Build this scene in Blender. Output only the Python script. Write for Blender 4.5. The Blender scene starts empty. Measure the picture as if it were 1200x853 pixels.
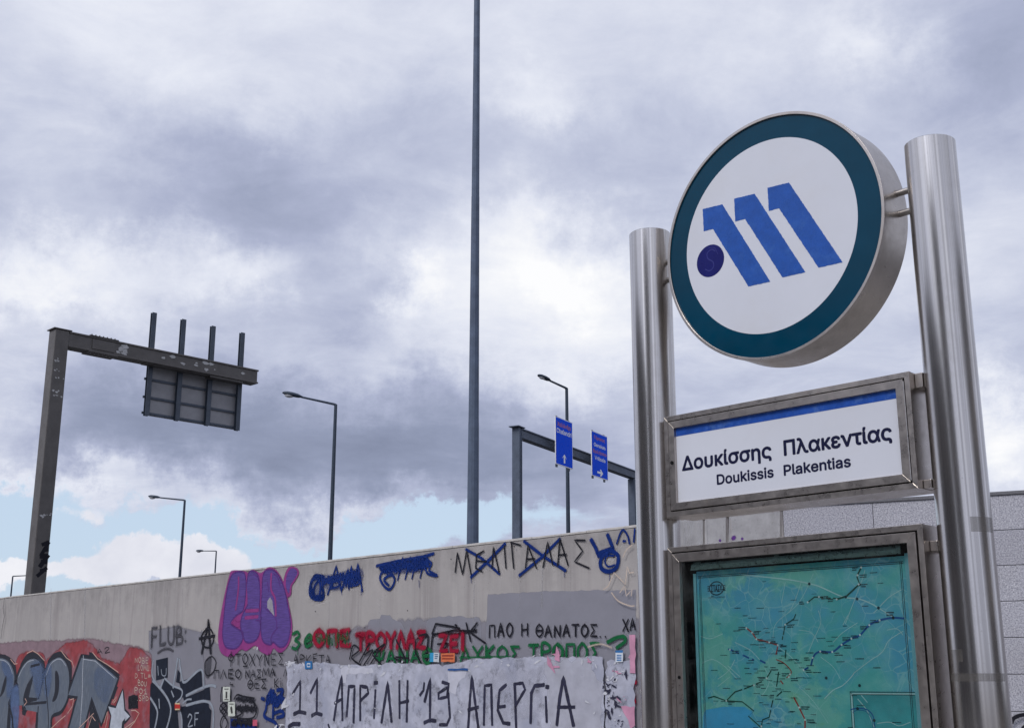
import bpy, bmesh, math, random
from mathutils import Vector, Matrix

random.seed(7)
R_ = math.radians
scene = bpy.context.scene
col = scene.collection

# ------------------------------------------------------------------ camera
EYE = Vector((0, 0, 1.6))
FPX = 1440.0                                   # focal length in pixels of a 1200 px wide picture
PITCH = math.atan(371.5 / FPX)
cam = bpy.data.cameras.new('camera')
cam.sensor_width = 36
cam.lens = 36 * FPX / 1200
cam.clip_start = 0.05
cam.clip_end = 6000
camo = bpy.data.objects.new('camera', cam)
camo.location = EYE
camo.rotation_euler = (math.pi / 2 + PITCH, 0, 0)
col.objects.link(camo)
scene.camera = camo
FW = Vector((0, math.cos(PITCH), math.sin(PITCH)))
UP = Vector((0, -math.sin(PITCH), math.cos(PITCH)))
RT = Vector((1, 0, 0))

def ray(x, y):
    return (RT * (x - 600) + FW * FPX + UP * (426.5 - y)).normalized()

# ------------------------------------------------------------------ view, render
scene.view_settings.view_transform = 'Standard'
scene.view_settings.look = 'None'
scene.view_settings.exposure = 0.0
scene.view_settings.gamma = 1.0
scene.render.engine = 'CYCLES'
scene.cycles.transparent_max_bounces = 48
scene.cycles.max_bounces = 8
scene.cycles.use_denoising = True

# ------------------------------------------------------------------ node helper
class NT:
    def __init__(self, tree):
        self.t = tree
    def n(self, typ, ins=None, **props):
        nd = self.t.nodes.new(typ)
        for k, v in props.items():
            setattr(nd, k, v)
        for k, v in (ins or {}).items():
            s = nd.inputs[k]
            if isinstance(v, bpy.types.NodeSocket):
                self.t.links.new(v, s)
            else:
                s.default_value = v
        return nd
    def m(self, op, a, b=0.0, c=None, clamp=False):
        nd = self.t.nodes.new('ShaderNodeMath')
        nd.operation = op
        nd.use_clamp = clamp
        for i, v in enumerate((a, b) if c is None else (a, b, c)):
            if isinstance(v, bpy.types.NodeSocket):
                self.t.links.new(v, nd.inputs[i])
            else:
                nd.inputs[i].default_value = v
        return nd.outputs[0]
    def vm(self, op, a, b=None, scale=None):
        nd = self.t.nodes.new('ShaderNodeVectorMath')
        nd.operation = op
        for i, v in enumerate((a, b)):
            if v is None:
                continue
            if isinstance(v, bpy.types.NodeSocket):
                self.t.links.new(v, nd.inputs[i])
            else:
                nd.inputs[i].default_value = v
        if scale is not None:
            if isinstance(scale, bpy.types.NodeSocket):
                self.t.links.new(scale, nd.inputs['Scale'])
            else:
                nd.inputs['Scale'].default_value = scale
        return nd.outputs['Value'] if op in ('DOT_PRODUCT', 'LENGTH', 'DISTANCE') else nd.outputs['Vector']
    def noise(self, vec, scale, detail=4.0, rough=0.55, dist=0.0, out='Fac'):
        nd = self.n('ShaderNodeTexNoise', {'Vector': vec, 'Scale': scale, 'Detail': detail, 'Roughness': rough, 'Distortion': dist})
        return nd.outputs[out]
    def ramp(self, fac, stops, interp='LINEAR'):
        nd = self.t.nodes.new('ShaderNodeValToRGB')
        cr = nd.color_ramp
        cr.interpolation = interp
        while len(cr.elements) > 1:
            cr.elements.remove(cr.elements[-1])
        cr.elements[0].position = stops[0][0]
        cr.elements[0].color = (*stops[0][1], 1)
        for p, c in stops[1:]:
            e = cr.elements.new(p)
            e.color = (*c, 1)
        self.t.links.new(fac, nd.inputs[0])
        return nd.outputs[0]
    def mapr(self, v, a, b, c=0.0, d=1.0, smooth=False):
        nd = self.n('ShaderNodeMapRange', {'Value': v, 'From Min': a, 'From Max': b, 'To Min': c, 'To Max': d})
        if smooth:
            nd.interpolation_type = 'SMOOTHSTEP'
        return nd.outputs[0]
    def mix(self, fac, a, b, mode='MIX'):
        nd = self.t.nodes.new('ShaderNodeMix')
        nd.data_type = 'RGBA'
        nd.blend_type = mode
        for s, v in ((nd.inputs[0], fac), (nd.inputs[6], a), (nd.inputs[7], b)):
            if isinstance(v, bpy.types.NodeSocket):
                self.t.links.new(v, s)
            else:
                s.default_value = v if not isinstance(v, tuple) else (*v[:3], 1)
        return nd.outputs[2]
    def link(self, a, b):
        self.t.links.new(a, b)

# ------------------------------------------------------------------ sky and sun
SUN = Vector((-0.52, -0.50, 0.70)).normalized()
world = bpy.data.worlds.new('World')
scene.world = world
world.use_nodes = True
world.node_tree.nodes.clear()
W = NT(world.node_tree)
wo = W.n('ShaderNodeOutputWorld')
bg = W.n('ShaderNodeBackground', {'Strength': 0.1})
W.link(bg.outputs[0], wo.inputs[0])
sky = W.n('ShaderNodeTexSky')
sky.sky_type = 'NISHITA'
sky.sun_disc = False
sky.sun_elevation = math.asin(SUN.z)
sky.sun_rotation = math.atan2(SUN.x, SUN.y)
sky.air_density = 1.0
sky.dust_density = 1.5
dirv = W.n('ShaderNodeTexCoord').outputs['Generated']
sepd = W.n('ShaderNodeSeparateXYZ', {0: dirv})
dz = W.m('MAXIMUM', sepd.outputs[2], 0.0)
den = W.m('ADD', dz, 0.16)
plane = W.vm('SCALE', dirv, scale=W.m('DIVIDE', 1.0, den))        # cloud-deck coordinates
warpn = W.noise(dirv, 6.0, 10.0, 0.66, out='Color')
warp = W.vm('SCALE', W.vm('SUBTRACT', warpn, (0.5, 0.5, 0.5)), scale=0.21)
wdir = W.vm('ADD', dirv, warp)
warp2 = W.vm('SCALE', W.vm('SUBTRACT', warpn, (0.5, 0.5, 0.5)), scale=0.09)
wdir2 = W.vm('ADD', dirv, warp2)

def blob(x, y, sx, sy, rot=0.0, src=None):
    """soft cloud lobe of the sky, in a fixed compass direction"""
    d0 = ray(x, y)
    t1 = (RT - d0 * RT.dot(d0)).normalized()
    t2 = d0.cross(t1) * -1
    c, s = math.cos(R_(rot)), math.sin(R_(rot))
    a1 = (t1 * c + t2 * s) * (FPX / sx)
    a2 = (t2 * c - t1 * s) * (FPX / sy)
    src = src or wdir
    e = W.vm('DOT_PRODUCT', src, tuple(a1))
    n = W.vm('DOT_PRODUCT', src, tuple(a2))
    q = W.m('MULTIPLY_ADD', e, e, W.m('MULTIPLY', n, n))
    g = W.m('EXPONENT', W.m('MULTIPLY', q, -0.5))
    return W.m('MULTIPLY', g, W.m('GREATER_THAN', W.vm('DOT_PRODUCT', src, tuple(d0)), 0.2))

f1 = W.noise(plane, 1.9, 9.0, 0.58, 0.3)
f2 = W.noise(plane, 5.0, 10.0, 0.64, 0.35)
f3 = W.noise(plane, 0.7, 5.0, 0.5, 0.2)
B = W.m('MULTIPLY_ADD', W.m('SUBTRACT', f1, 0.5), 0.42, 0.615)
B = W.m('MULTIPLY_ADD', W.m('SUBTRACT', f2, 0.5), 0.37, B)
B = W.m('MULTIPLY_ADD', W.m('SUBTRACT', f3, 0.5), 0.16, B)
BLOBS = [  # x, y, sx, sy, rot, amount
    (60, 30, 190, 70, 0, .10), (330, 40, 170, 60, 0, .07), (560, 60, 120, 60, 0, .06),
    (230, 190, 190, 60, 25, -.05), (390, 255, 140, 70, 20, -.15), (180, 230, 110, 50, 15, -.05),
    (270, 270, 90, 40, 20, -.10), (420, 330, 70, 55, 0, -.08),
    (90, 300, 120, 28, 8, .26), (250, 325, 80, 30, 10, .20), (30, 205, 70, 40, 0, .02),
    (520, 320, 75, 60, -20, .19), (490, 330, 22, 18, 0, .20), (690, 345, 70, 60, 0, .20), (660, 340, 30, 22, 0, .12), (640, 270, 60, 50, 20, .14),
    (620, 110, 35, 25, 0, .14), (610, 230, 26, 60, 10, .10), (350, 120, 50, 30, 0, .06), (1000, 70, 40, 20, -30, .08), (660, 225, 80, 45, -15, -.14), (740, 230, 60, 60, 0, -.10),
    (130, 490, 160, 52, 4, -.21), (330, 500, 190, 62, 3, -.21), (490, 525, 130, 60, 0, -.16), (600, 440, 50, 40, 0, -.06),
    (440, 415, 90, 35, 0, .14), (260, 400, 80, 30, 0, .06), (640, 420, 90, 30, -5, .12),
    (560, 580, 110, 36, 0, -.08), (680, 560, 120, 60, 0, -.07), (700, 470, 80, 30, 0, -.08),
    (10, 480, 40, 60, 0, .26), (90, 580, 150, 16, 2, .26), (400, 585, 110, 12, 4, .20), (60, 330, 60, 16, 5, .12), (290, 320, 40, 20, 20, .12),
    (880, 60, 120, 70, -25, .10), (1040, 80, 90, 40, -30, .12), (1160, 60, 90, 80, -20, -.18), (800, 30, 60, 40, 0, -.03),
    (1120, 130, 60, 60, -30, -.05), (1160, 300, 80, 50, 20, .07), (1170, 410, 70, 70, 0, -.09), (1170, 520, 40, 34, 0, .36),
    (730, 430, 50, 70, 0, .06), (850, 150, 110, 60, 0, -.05),
]
for x, y, sx, sy, rot, am in BLOBS:
    B = W.m('MULTIPLY_ADD', blob(x, y, sx, sy, rot), am, B)
cloud = W.ramp(B, [(0.0, (.19, .22, .32)), (0.28, (.295, .335, .47)), (0.48, (.425, .465, .625)), (0.62, (.56, .60, .745)),
                   (0.80, (.77, .80, .90)), (1.0, (.98, .985, 1.0))])
# glow of the veiled sun on the cloud behind the camera
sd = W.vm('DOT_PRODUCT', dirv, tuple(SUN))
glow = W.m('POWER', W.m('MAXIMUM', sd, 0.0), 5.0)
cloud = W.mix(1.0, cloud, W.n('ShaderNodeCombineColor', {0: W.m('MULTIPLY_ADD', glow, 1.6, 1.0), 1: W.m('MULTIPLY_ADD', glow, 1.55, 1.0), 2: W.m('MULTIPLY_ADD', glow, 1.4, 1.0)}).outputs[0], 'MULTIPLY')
cloud10 = W.vm('SCALE', cloud, scale=10.0)
# break in the overcast low on the left
gap = W.m('MULTIPLY', blob(120, 655, 260, 36, 2), 1.25)
gap = W.m('MULTIPLY_ADD', blob(420, 625, 170, 24, 5), 1.05, gap)
gap = W.m('MULTIPLY_ADD', blob(20, 590, 60, 14, 0), 0.55, gap)
gap = W.m('MULTIPLY_ADD', W.m('SUBTRACT', f2, 0.5), 0.7, gap)
gapm = W.mapr(gap, 0.34, 0.74, smooth=True)
bluetint = W.mix(0.75, sky.outputs[0], (6.3, 7.75, 9.6))
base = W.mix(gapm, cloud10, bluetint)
# fair-weather heaps standing in the break
heap = None
for x, y, sx, sy, am in ((165, 652, 36, 16, .85), (212, 672, 50, 14, .9), (110, 672, 50, 9, .75), (258, 650, 20, 13, .95), (12, 672, 30, 14, .7), (80, 600, 60, 7, .5)):
    g = W.m('MULTIPLY', blob(x, y, sx, sy, 0, wdir2), am)
    heap = g if heap is None else W.m('ADD', heap, g)
hn = W.noise(dirv, 26.0, 7.0, 0.6, 0.2)
heapv = W.m('MULTIPLY_ADD', W.m('SUBTRACT', hn, 0.5), 1.3, heap)
heapm = W.mapr(heapv, 0.40, 0.62, smooth=True)
heapc = W.ramp(W.m('MULTIPLY_ADD', W.m('SUBTRACT', W.noise(dirv, 14.0, 5.0, 0.55), 0.5), 1.4, 0.55), [(0.1, (6.4, 6.6, 7.6)), (0.5, (8.2, 8.3, 9.0)), (0.9, (9.7, 9.7, 9.9))])
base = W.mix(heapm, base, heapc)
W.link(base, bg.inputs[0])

sl = bpy.data.lights.new('sun', 'SUN')
sl.energy = 1.4
sl.angle = R_(14)
sl.color = (1.0, 0.95, 0.88)
so = bpy.data.objects.new('sun', sl)
so.rotation_euler = SUN.to_track_quat('Z', 'Y').to_euler()
so.location = (-20, -20, 40)
col.objects.link(so)

# ------------------------------------------------------------------ materials
MATS = {}
def newmat(name):
    m = bpy.data.materials.new(name)
    m.use_nodes = True
    m.node_tree.nodes.clear()
    t = NT(m.node_tree)
    out = t.n('ShaderNodeOutputMaterial')
    MATS[name] = m
    return m, t, out

def simple(name, color, rough=0.5, metal=0.0, var=0.12, scale=8.0, bump=0.0, spec=0.5, coat=0.0, dirt=None):
    m, t, out = newmat(name)
    oc = t.n('ShaderNodeTexCoord').outputs['Object']
    nz = t.noise(oc, scale, 6.0, 0.6)
    c = t.mix(t.mapr(nz, 0.3, 0.7), tuple(v * (1 - var) for v in color), tuple(min(1, v * (1 + var)) for v in color))
    if dirt:
        dn = t.noise(oc, scale * 0.45, 8.0, 0.68)
        c = t.mix(t.mapr(dn, 0.52, 0.72, 0, 0.7), c, dirt)
    rn = t.mapr(t.noise(oc, scale * 3, 4.0), 0.3, 0.7, max(0.03, rough - 0.08), min(1, rough + 0.08))
    b = t.n('ShaderNodeBsdfPrincipled', {'Base Color': c, 'Roughness': rn, 'Metallic': metal, 'Specular IOR Level': spec, 'Coat Weight': coat})
    if bump:
        bp = t.n('ShaderNodeBump', {'Height': t.noise(oc, scale * 6, 5.0), 'Strength': bump, 'Distance': 0.004})
        t.link(bp.outputs[0], b.inputs['Normal'])
    t.link(b.outputs[0], out.inputs[0])
    return m

def steel(name, color, rough, aniso, round_=True, dirt=0.3):
    m, t, out = newmat(name)
    oc = t.n('ShaderNodeTexCoord').outputs['Object']
    sp = t.n('ShaderNodeSeparateXYZ', {0: oc})
    if round_:
        ang = t.m('ARCTAN2', sp.outputs[1], sp.outputs[0])
        sv = t.n('ShaderNodeCombineXYZ', {0: t.m('MULTIPLY', ang, 3.0), 1: t.m('MULTIPLY', sp.outputs[2], 0.06), 2: 0.0}).outputs[0]
        st = t.noise(sv, 2.4, 5.0, 0.65)
        fine = t.noise(t.n('ShaderNodeCombineXYZ', {0: t.m('MULTIPLY', ang, 2.0), 1: t.m('MULTIPLY', sp.outputs[2], 260.0), 2: 0.0}).outputs[0], 1.0, 3.0, 0.6)
        col_ = t.mix(t.mapr(st, 0.34, 0.66), tuple(v * 0.62 for v in color), tuple(min(1, v * 1.18) for v in color))  # lengthwise streaks paint reflection bands into the base colour
    else:
        st = t.noise(oc, 7.0, 6.0, 0.65)
        fine = t.noise(oc, 40.0, 4.0, 0.6)
        col_ = t.mix(t.mapr(st, 0.3, 0.7), tuple(v * 0.85 for v in color), tuple(min(1, v * 1.1) for v in color))
    dn = t.noise(oc, 3.2, 9.0, 0.7)
    dm = t.mapr(dn, 0.5, 0.75, 0.0, dirt)
    col_ = t.mix(dm, col_, (0.20, 0.165, 0.13))
    col_ = t.mix(t.mapr(t.noise(oc, 150.0, 3.0), 0.66, 0.74, 0, 0.25), col_, (0.12, 0.10, 0.085))
    rg = t.m('ADD', t.mapr(st, 0.3, 0.7, rough + 0.05, rough - 0.05) if round_ else t.mapr(fine, 0.3, 0.7, rough - 0.05, rough + 0.07), t.m('MULTIPLY', dm, 0.30))
    b = t.n('ShaderNodeBsdfPrincipled', {'Base Color': col_, 'Roughness': rg, 'Metallic': 1.0, 'Anisotropic': aniso})
    if round_:
        tg = t.n('ShaderNodeTangent')
        tg.direction_type = 'RADIAL'
        tg.axis = 'Z'
        t.link(tg.outputs[0], b.inputs['Tangent'])
    t.link(b.outputs[0], out.inputs[0])
    return m

def paint(name, color, rough=0.6, wear=0.25, wscale=9.0, var=0.18, streak=None, alpha=1.0, second=None, ws2=34.0):
    """spray paint or marker: the 'a' attribute of the mesh is how thickly it was laid on"""
    m, t, out = newmat(name)
    oc = t.n('ShaderNodeTexCoord').outputs['Object']
    av = t.n('ShaderNodeAttribute', attribute_name='a').outputs['Fac']
    vv = oc if streak is None else t.vm('MULTIPLY', oc, streak)
    nz = t.noise(vv, wscale, 7.0, 0.62)
    c = t.mix(t.mapr(nz, 0.3, 0.7), tuple(v * (1 - var) for v in color), tuple(min(1, v * (1 + var)) for v in color))
    if second:
        c = t.mix(t.mapr(t.noise(oc, 2.6, 5.0, 0.6), 0.46, 0.64, 0, 1, True), c, second)
    wn = t.noise(oc, ws2, 9.0, 0.7)
    wm = t.mapr(wn, 0.5 - 0.32 * (1 - wear) - 0.12, 0.5 - 0.32 * (1 - wear) + 0.10)
    al = t.m('MULTIPLY', t.m('MULTIPLY', t.mapr(av, 0.04, 0.9, smooth=True), wm), alpha, clamp=True)
    b = t.n('ShaderNodeBsdfPrincipled', {'Base Color': c, 'Roughness': rough, 'Specular IOR Level': 0.12})
    tr = t.n('ShaderNodeBsdfTransparent')
    mx = t.n('ShaderNodeMixShader', {0: al, 1: tr.outputs[0], 2: b.outputs[0]})
    t.link(mx.outputs[0], out.inputs[0])
    return m

def concrete():
    m, t, out = newmat('weathered_concrete')
    oc = t.n('ShaderNodeTexCoord').outputs['Object']
    sp = t.n('ShaderNodeSeparateXYZ', {0: oc})
    big = t.noise(oc, 0.9, 6.0, 0.6)
    mid = t.noise(oc, 5.0, 8.0, 0.66)
    st = t.noise(t.vm('MULTIPLY', oc, (3.2, 3.2, 0.10)), 1.0, 6.0, 0.62)
    st2 = t.noise(t.vm('MULTIPLY', oc, (9.0, 9.0, 0.22)), 1.0, 5.0, 0.6)
    c = t.mix(t.mapr(big, 0.3, 0.7), (0.325, 0.308, 0.302), (0.415, 0.390, 0.380))
    c = t.mix(t.mapr(mid, 0.3, 0.7, 0, 0.45), c, (0.30, 0.285, 0.285))
    c = t.mix(t.mapr(st, 0.48, 0.66, 0, 0.6, True), c, (0.255, 0.235, 0.235))
    c = t.mix(t.mapr(st2, 0.56, 0.70, 0, 0.42, True), c, (0.50, 0.475, 0.46))
    # run-off stains that start at the top edge
    top = t.mapr(t.m('ADD', sp.outputs[2], t.m('MULTIPLY', t.m('SUBTRACT', st2, 0.5), 1.6)), 2.45, 3.05, 0, 1, True)
    c = t.mix(t.m('MULTIPLY', top, t.mapr(mid, 0.35, 0.65, 0.05, 0.60)), c, (0.20, 0.19, 0.19))
    po = t.n('ShaderNodeTexVoronoi', {'Vector': oc, 'Scale': 26.0})
    pore = t.m('MULTIPLY', t.mapr(po.outputs['Distance'], 0.06, 0.13, 1, 0), t.mapr(t.noise(oc, 3.0, 3.0), 0.5, 0.62))
    c = t.mix(t.m('MULTIPLY', pore, 0.55), c, (0.12, 0.115, 0.115))
    b = t.n('ShaderNodeBsdfPrincipled', {'Base Color': c, 'Roughness': 0.88, 'Specular IOR Level': 0.25})
    bp = t.n('ShaderNodeBump', {'Height': t.m('SUBTRACT', t.noise(oc, 40.0, 6.0, 0.65), pore), 'Strength': 0.35, 'Distance': 0.004})
    t.link(bp.outputs[0], b.inputs['Normal'])
    t.link(b.outputs[0], out.inputs[0])
    return m

def granite():
    m, t, out = newmat('grey_granite')
    oc = t.n('ShaderNodeTexCoord').outputs['Object']
    s1 = t.noise(oc, 95.0, 4.0, 0.75)
    s2 = t.noise(oc, 210.0, 2.0, 0.6)
    c = t.ramp(s1, [(0.34, (0.11, 0.11, 0.13)), (0.46, (0.33, 0.33, 0.375)), (0.56, (0.44, 0.44, 0.48)), (0.66, (0.64, 0.63, 0.66))])
    c = t.mix(t.mapr(s2, 0.60, 0.68, 0, 0.8), c, (0.10, 0.10, 0.11))
    isl = t.n('ShaderNodeNewGeometry').outputs['Random Per Island']
    c = t.mix(1.0, c, t.n('ShaderNodeCombineColor', {0: t.mapr(isl, 0, 1, 0.9, 1.08), 1: t.mapr(isl, 0, 1, 0.9, 1.08), 2: t.mapr(isl, 0, 1, 0.92, 1.08)}).outputs[0], 'MULTIPLY')
    c = t.mix(t.mapr(t.noise(oc, 1.6, 6.0, 0.65), 0.5, 0.75, 0, 0.4), c, (0.22, 0.21, 0.21))
    b = t.n('ShaderNodeBsdfPrincipled', {'Base Color': c, 'Roughness': 0.72, 'Specular IOR Level': 0.3})
    t.link(b.outputs[0], out.inputs[0])
    return m

def mapsheet():
    m, t, out = newmat('printed_map_sheet')
    oc = t.n('ShaderNodeTexCoord').outputs['Object']
    a = t.noise(oc, 3.1, 8.0, 0.62, 0.3)
    b_ = t.noise(t.vm('ADD', oc, (3.7, 1.1, 8.2)), 4.2, 9.0, 0.62, 0.5)
    d_ = t.noise(t.vm('ADD', oc, (13.7, 5.1, 2.2)), 9.0, 7.0, 0.6)
    c = t.mix(t.mapr(a, 0.40, 0.60, 0, 1, True), (0.105, 0.48, 0.48), (0.105, 0.42, 0.62))
    c = t.mix(t.mapr(b_, 0.53, 0.60, 0, 0.75, True), c, (0.22, 0.58, 0.47))
    c = t.mix(t.mapr(b_, 0.66, 0.76, 0, 0.8, True), c, (0.22, 0.50, 0.16))
    c = t.mix(t.mapr(d_, 0.5, 0.7, 0, 0.5), c, (0.30, 0.66, 0.62))
    vo = t.n('ShaderNodeTexVoronoi', {'Vector': t.vm('ADD', oc, t.vm('SCALE', t.noise(oc, 6.0, 3.0, out='Color'), scale=0.08)), 'Scale': 17.0}, feature='DISTANCE_TO_EDGE')
    c = t.mix(t.m('MULTIPLY', t.mapr(vo.outputs['Distance'], 0.012, 0.03, 0.5, 0), t.mapr(a, 0.4, 0.6)), c, (0.45, 0.72, 0.72))
    bb = t.n('ShaderNodeBsdfPrincipled', {'Base Color': c, 'Roughness': 0.5})
    t.link(bb.outputs[0], out.inputs[0])
    return m

def glassmat():
    m, t, out = newmat('clear_glass')
    oc = t.n('ShaderNodeTexCoord').outputs['Object']
    fr = t.n('ShaderNodeFresnel', {'IOR': 1.45})
    tr = t.n('ShaderNodeBsdfTransparent', {'Color': (0.90, 0.95, 0.94, 1)})
    gl = t.n('ShaderNodeBsdfGlossy', {'Roughness': 0.03})
    df = t.n('ShaderNodeBsdfDiffuse', {'Color': (0.5, 0.55, 0.55, 1)})
    mx = t.n('ShaderNodeMixShader', {0: t.m('MULTIPLY', fr.outputs[0], 0.8), 1: tr.outputs[0], 2: gl.outputs[0]})
    dust = t.mapr(t.noise(oc, 11.0, 9.0, 0.75), 0.5, 0.85, 0.0, 0.05)
    m2 = t.n('ShaderNodeMixShader', {0: dust, 1: mx.outputs[0], 2: df.outputs[0]})
    t.link(m2.outputs[0], out.inputs[0])
    return m

M = {}
M['steel'] = steel('brushed_stainless_tube', (0.61, 0.585, 0.565), 0.19, 0.80, True, 0.22)
M['drum'] = steel('brushed_stainless_band', (0.47, 0.43, 0.39), 0.31, 0.0, False, 0.45)
M['frame'] = steel('brushed_stainless_frame', (0.47, 0.43, 0.40), 0.30, 0.0, False, 0.45)
M['rod'] = simple('rod_steel', (0.42, 0.40, 0.39), 0.35, 1.0)
M['dark'] = simple('black_part_and_gap_shade', (0.006, 0.006, 0.007), 0.7, spec=.15)
M['white'] = simple('white_acrylic', (0.60, 0.62, 0.685), 0.16, 0, 0.03, 3.0, spec=.35, dirt=(0.58, 0.58, 0.61))
M['teal'] = simple('teal_enamel', (0.0005, 0.040, 0.078), 0.16, 0, 0.12, 5.0, spec=.16)
M['mblue'] = simple('blue_vinyl', (0.016, 0.080, 0.35), 0.3, 0, 0.12, 30.0, spec=.25, dirt=(0.04, 0.13, 0.42))
M['dblue'] = simple('deep_blue_vinyl', (0.006, 0.008, 0.115), 0.3, 0, 0.15, spec=.2)
M['dline'] = simple('faint_blue_line', (0.014, 0.018, 0.18), 0.4)
M['ink'] = simple('navy_lettering', (0.008, 0.010, 0.040), 0.4, spec=.2)
M['stripe'] = simple('worn_blue_stripe', (0.014, 0.070, 0.34), 0.4, 0, 0.2, 30.0, spec=.2, dirt=(0.10, 0.20, 0.46))
M['map'] = mapsheet()
M['glass'] = glassmat()
M['edge'] = simple('acrylic_edge', (0.22, 0.50, 0.58), 0.35)
M['mapwhite'] = simple('map_road_print', (0.48, 0.70, 0.72), 0.5)
M['mapred'] = simple('map_red_print', (0.42, 0.06, 0.05), 0.5)
M['mapblue'] = simple('map_blue_print', (0.015, 0.10, 0.36), 0.5)
M['mapgreen'] = simple('map_green_print', (0.01, 0.075, 0.055), 0.5)
M['mapink'] = simple('map_black_print', (0.012, 0.04, 0.06), 0.5)
M['mapdot'] = simple('map_station_print', (0.75, 0.8, 0.8), 0.5)
M['mapinset'] = simple('map_inset_print', (0.06, 0.36, 0.40), 0.5, 0, 0.3, 7.0)
M['mapsea'] = simple('map_sea_print', (0.07, 0.42, 0.74), 0.5, 0, 0.12, 9.0)
M['residue'] = paint('tape_residue', (0.15, 0.20, 0.20), 0.6, 0.55, 60.0, alpha=.75, ws2=60.0)
M['tape'] = paint('old_clear_tape', (0.16, 0.15, 0.14), .4, .35, 20.0, alpha=.32, ws2=24.0)
M['concrete'] = concrete()
M['coping'] = simple('pale_concrete_edge', (0.46, 0.44, 0.42), 0.85, 0, 0.22, 6.0, 0.3, dirt=(0.24, 0.22, 0.21))
M['rust'] = simple('rusty_joint', (0.10, 0.055, 0.03), 0.9, 0, 0.5, 30.0)
M['granite'] = granite()
M['joint'] = simple('joint_shadow_gap', (0.05, 0.05, 0.055), 0.9)
M['capstone'] = simple('dark_granite_cap', (0.13, 0.13, 0.145), 0.7, 0, 0.3, 90.0)
M['gantry'] = simple('grey_brown_painted_steel', (0.085, 0.078, 0.074), 0.5, 0, 0.2, 3.0, dirt=(0.06, 0.052, 0.048))
M['chip'] = paint('pale_primer', (0.42, 0.42, 0.42), 0.6, 0.5, 12.0)
M['gantry2'] = simple('galvanised_blue_grey', (0.085, 0.105, 0.145), 0.55, 0.1, 0.18, 4.0, spec=.3, dirt=(0.055, 0.065, 0.09))
M['upright'] = simple('dark_blue_steel', (0.055, 0.07, 0.095), 0.5, 0.2, 0.2, 4.0)
M['signback'] = simple('aluminium_sign_back', (0.27, 0.27, 0.285), 0.55, 0.25, 0.10, 3.0)
M['mast'] = simple('galvanised_mast', (0.080, 0.105, 0.155), 0.55, 0.1, 0.20, 2.0, spec=.3, dirt=(0.055, 0.07, 0.11))
M['lamp'] = simple('lamp_grey', (0.035, 0.05, 0.075), 0.55, 0.0, spec=.3)
M['lens'] = simple('lamp_lens', (0.55, 0.56, 0.58), 0.25)
M['signblue'] = simple('road_sign_blue', (0.0, 0.072, 0.74), 0.5, 0, 0.06, spec=.04)
M['signwhite'] = simple('road_sign_white', (0.80, 0.81, 0.83), 0.4, 0, 0.05)
M['signred'] = simple('road_sign_faded_orange', (0.50, 0.16, 0.15), 0.5, spec=.15)
M['ground'] = simple('paving', (0.27, 0.26, 0.25), 0.9, 0, 0.2, 0.6, 0.2, dirt=(0.18, 0.17, 0.165))
M['asphalt'] = simple('asphalt', (0.05, 0.05, 0.052), 0.9, 0, 0.2, 2.0, 0.3)
M['kerb'] = simple('kerb_stone', (0.36, 0.35, 0.33), 0.85, 0, 0.15, 4.0)
M['roadpaint'] = simple('road_paint', (0.75, 0.75, 0.73), 0.7)

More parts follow.
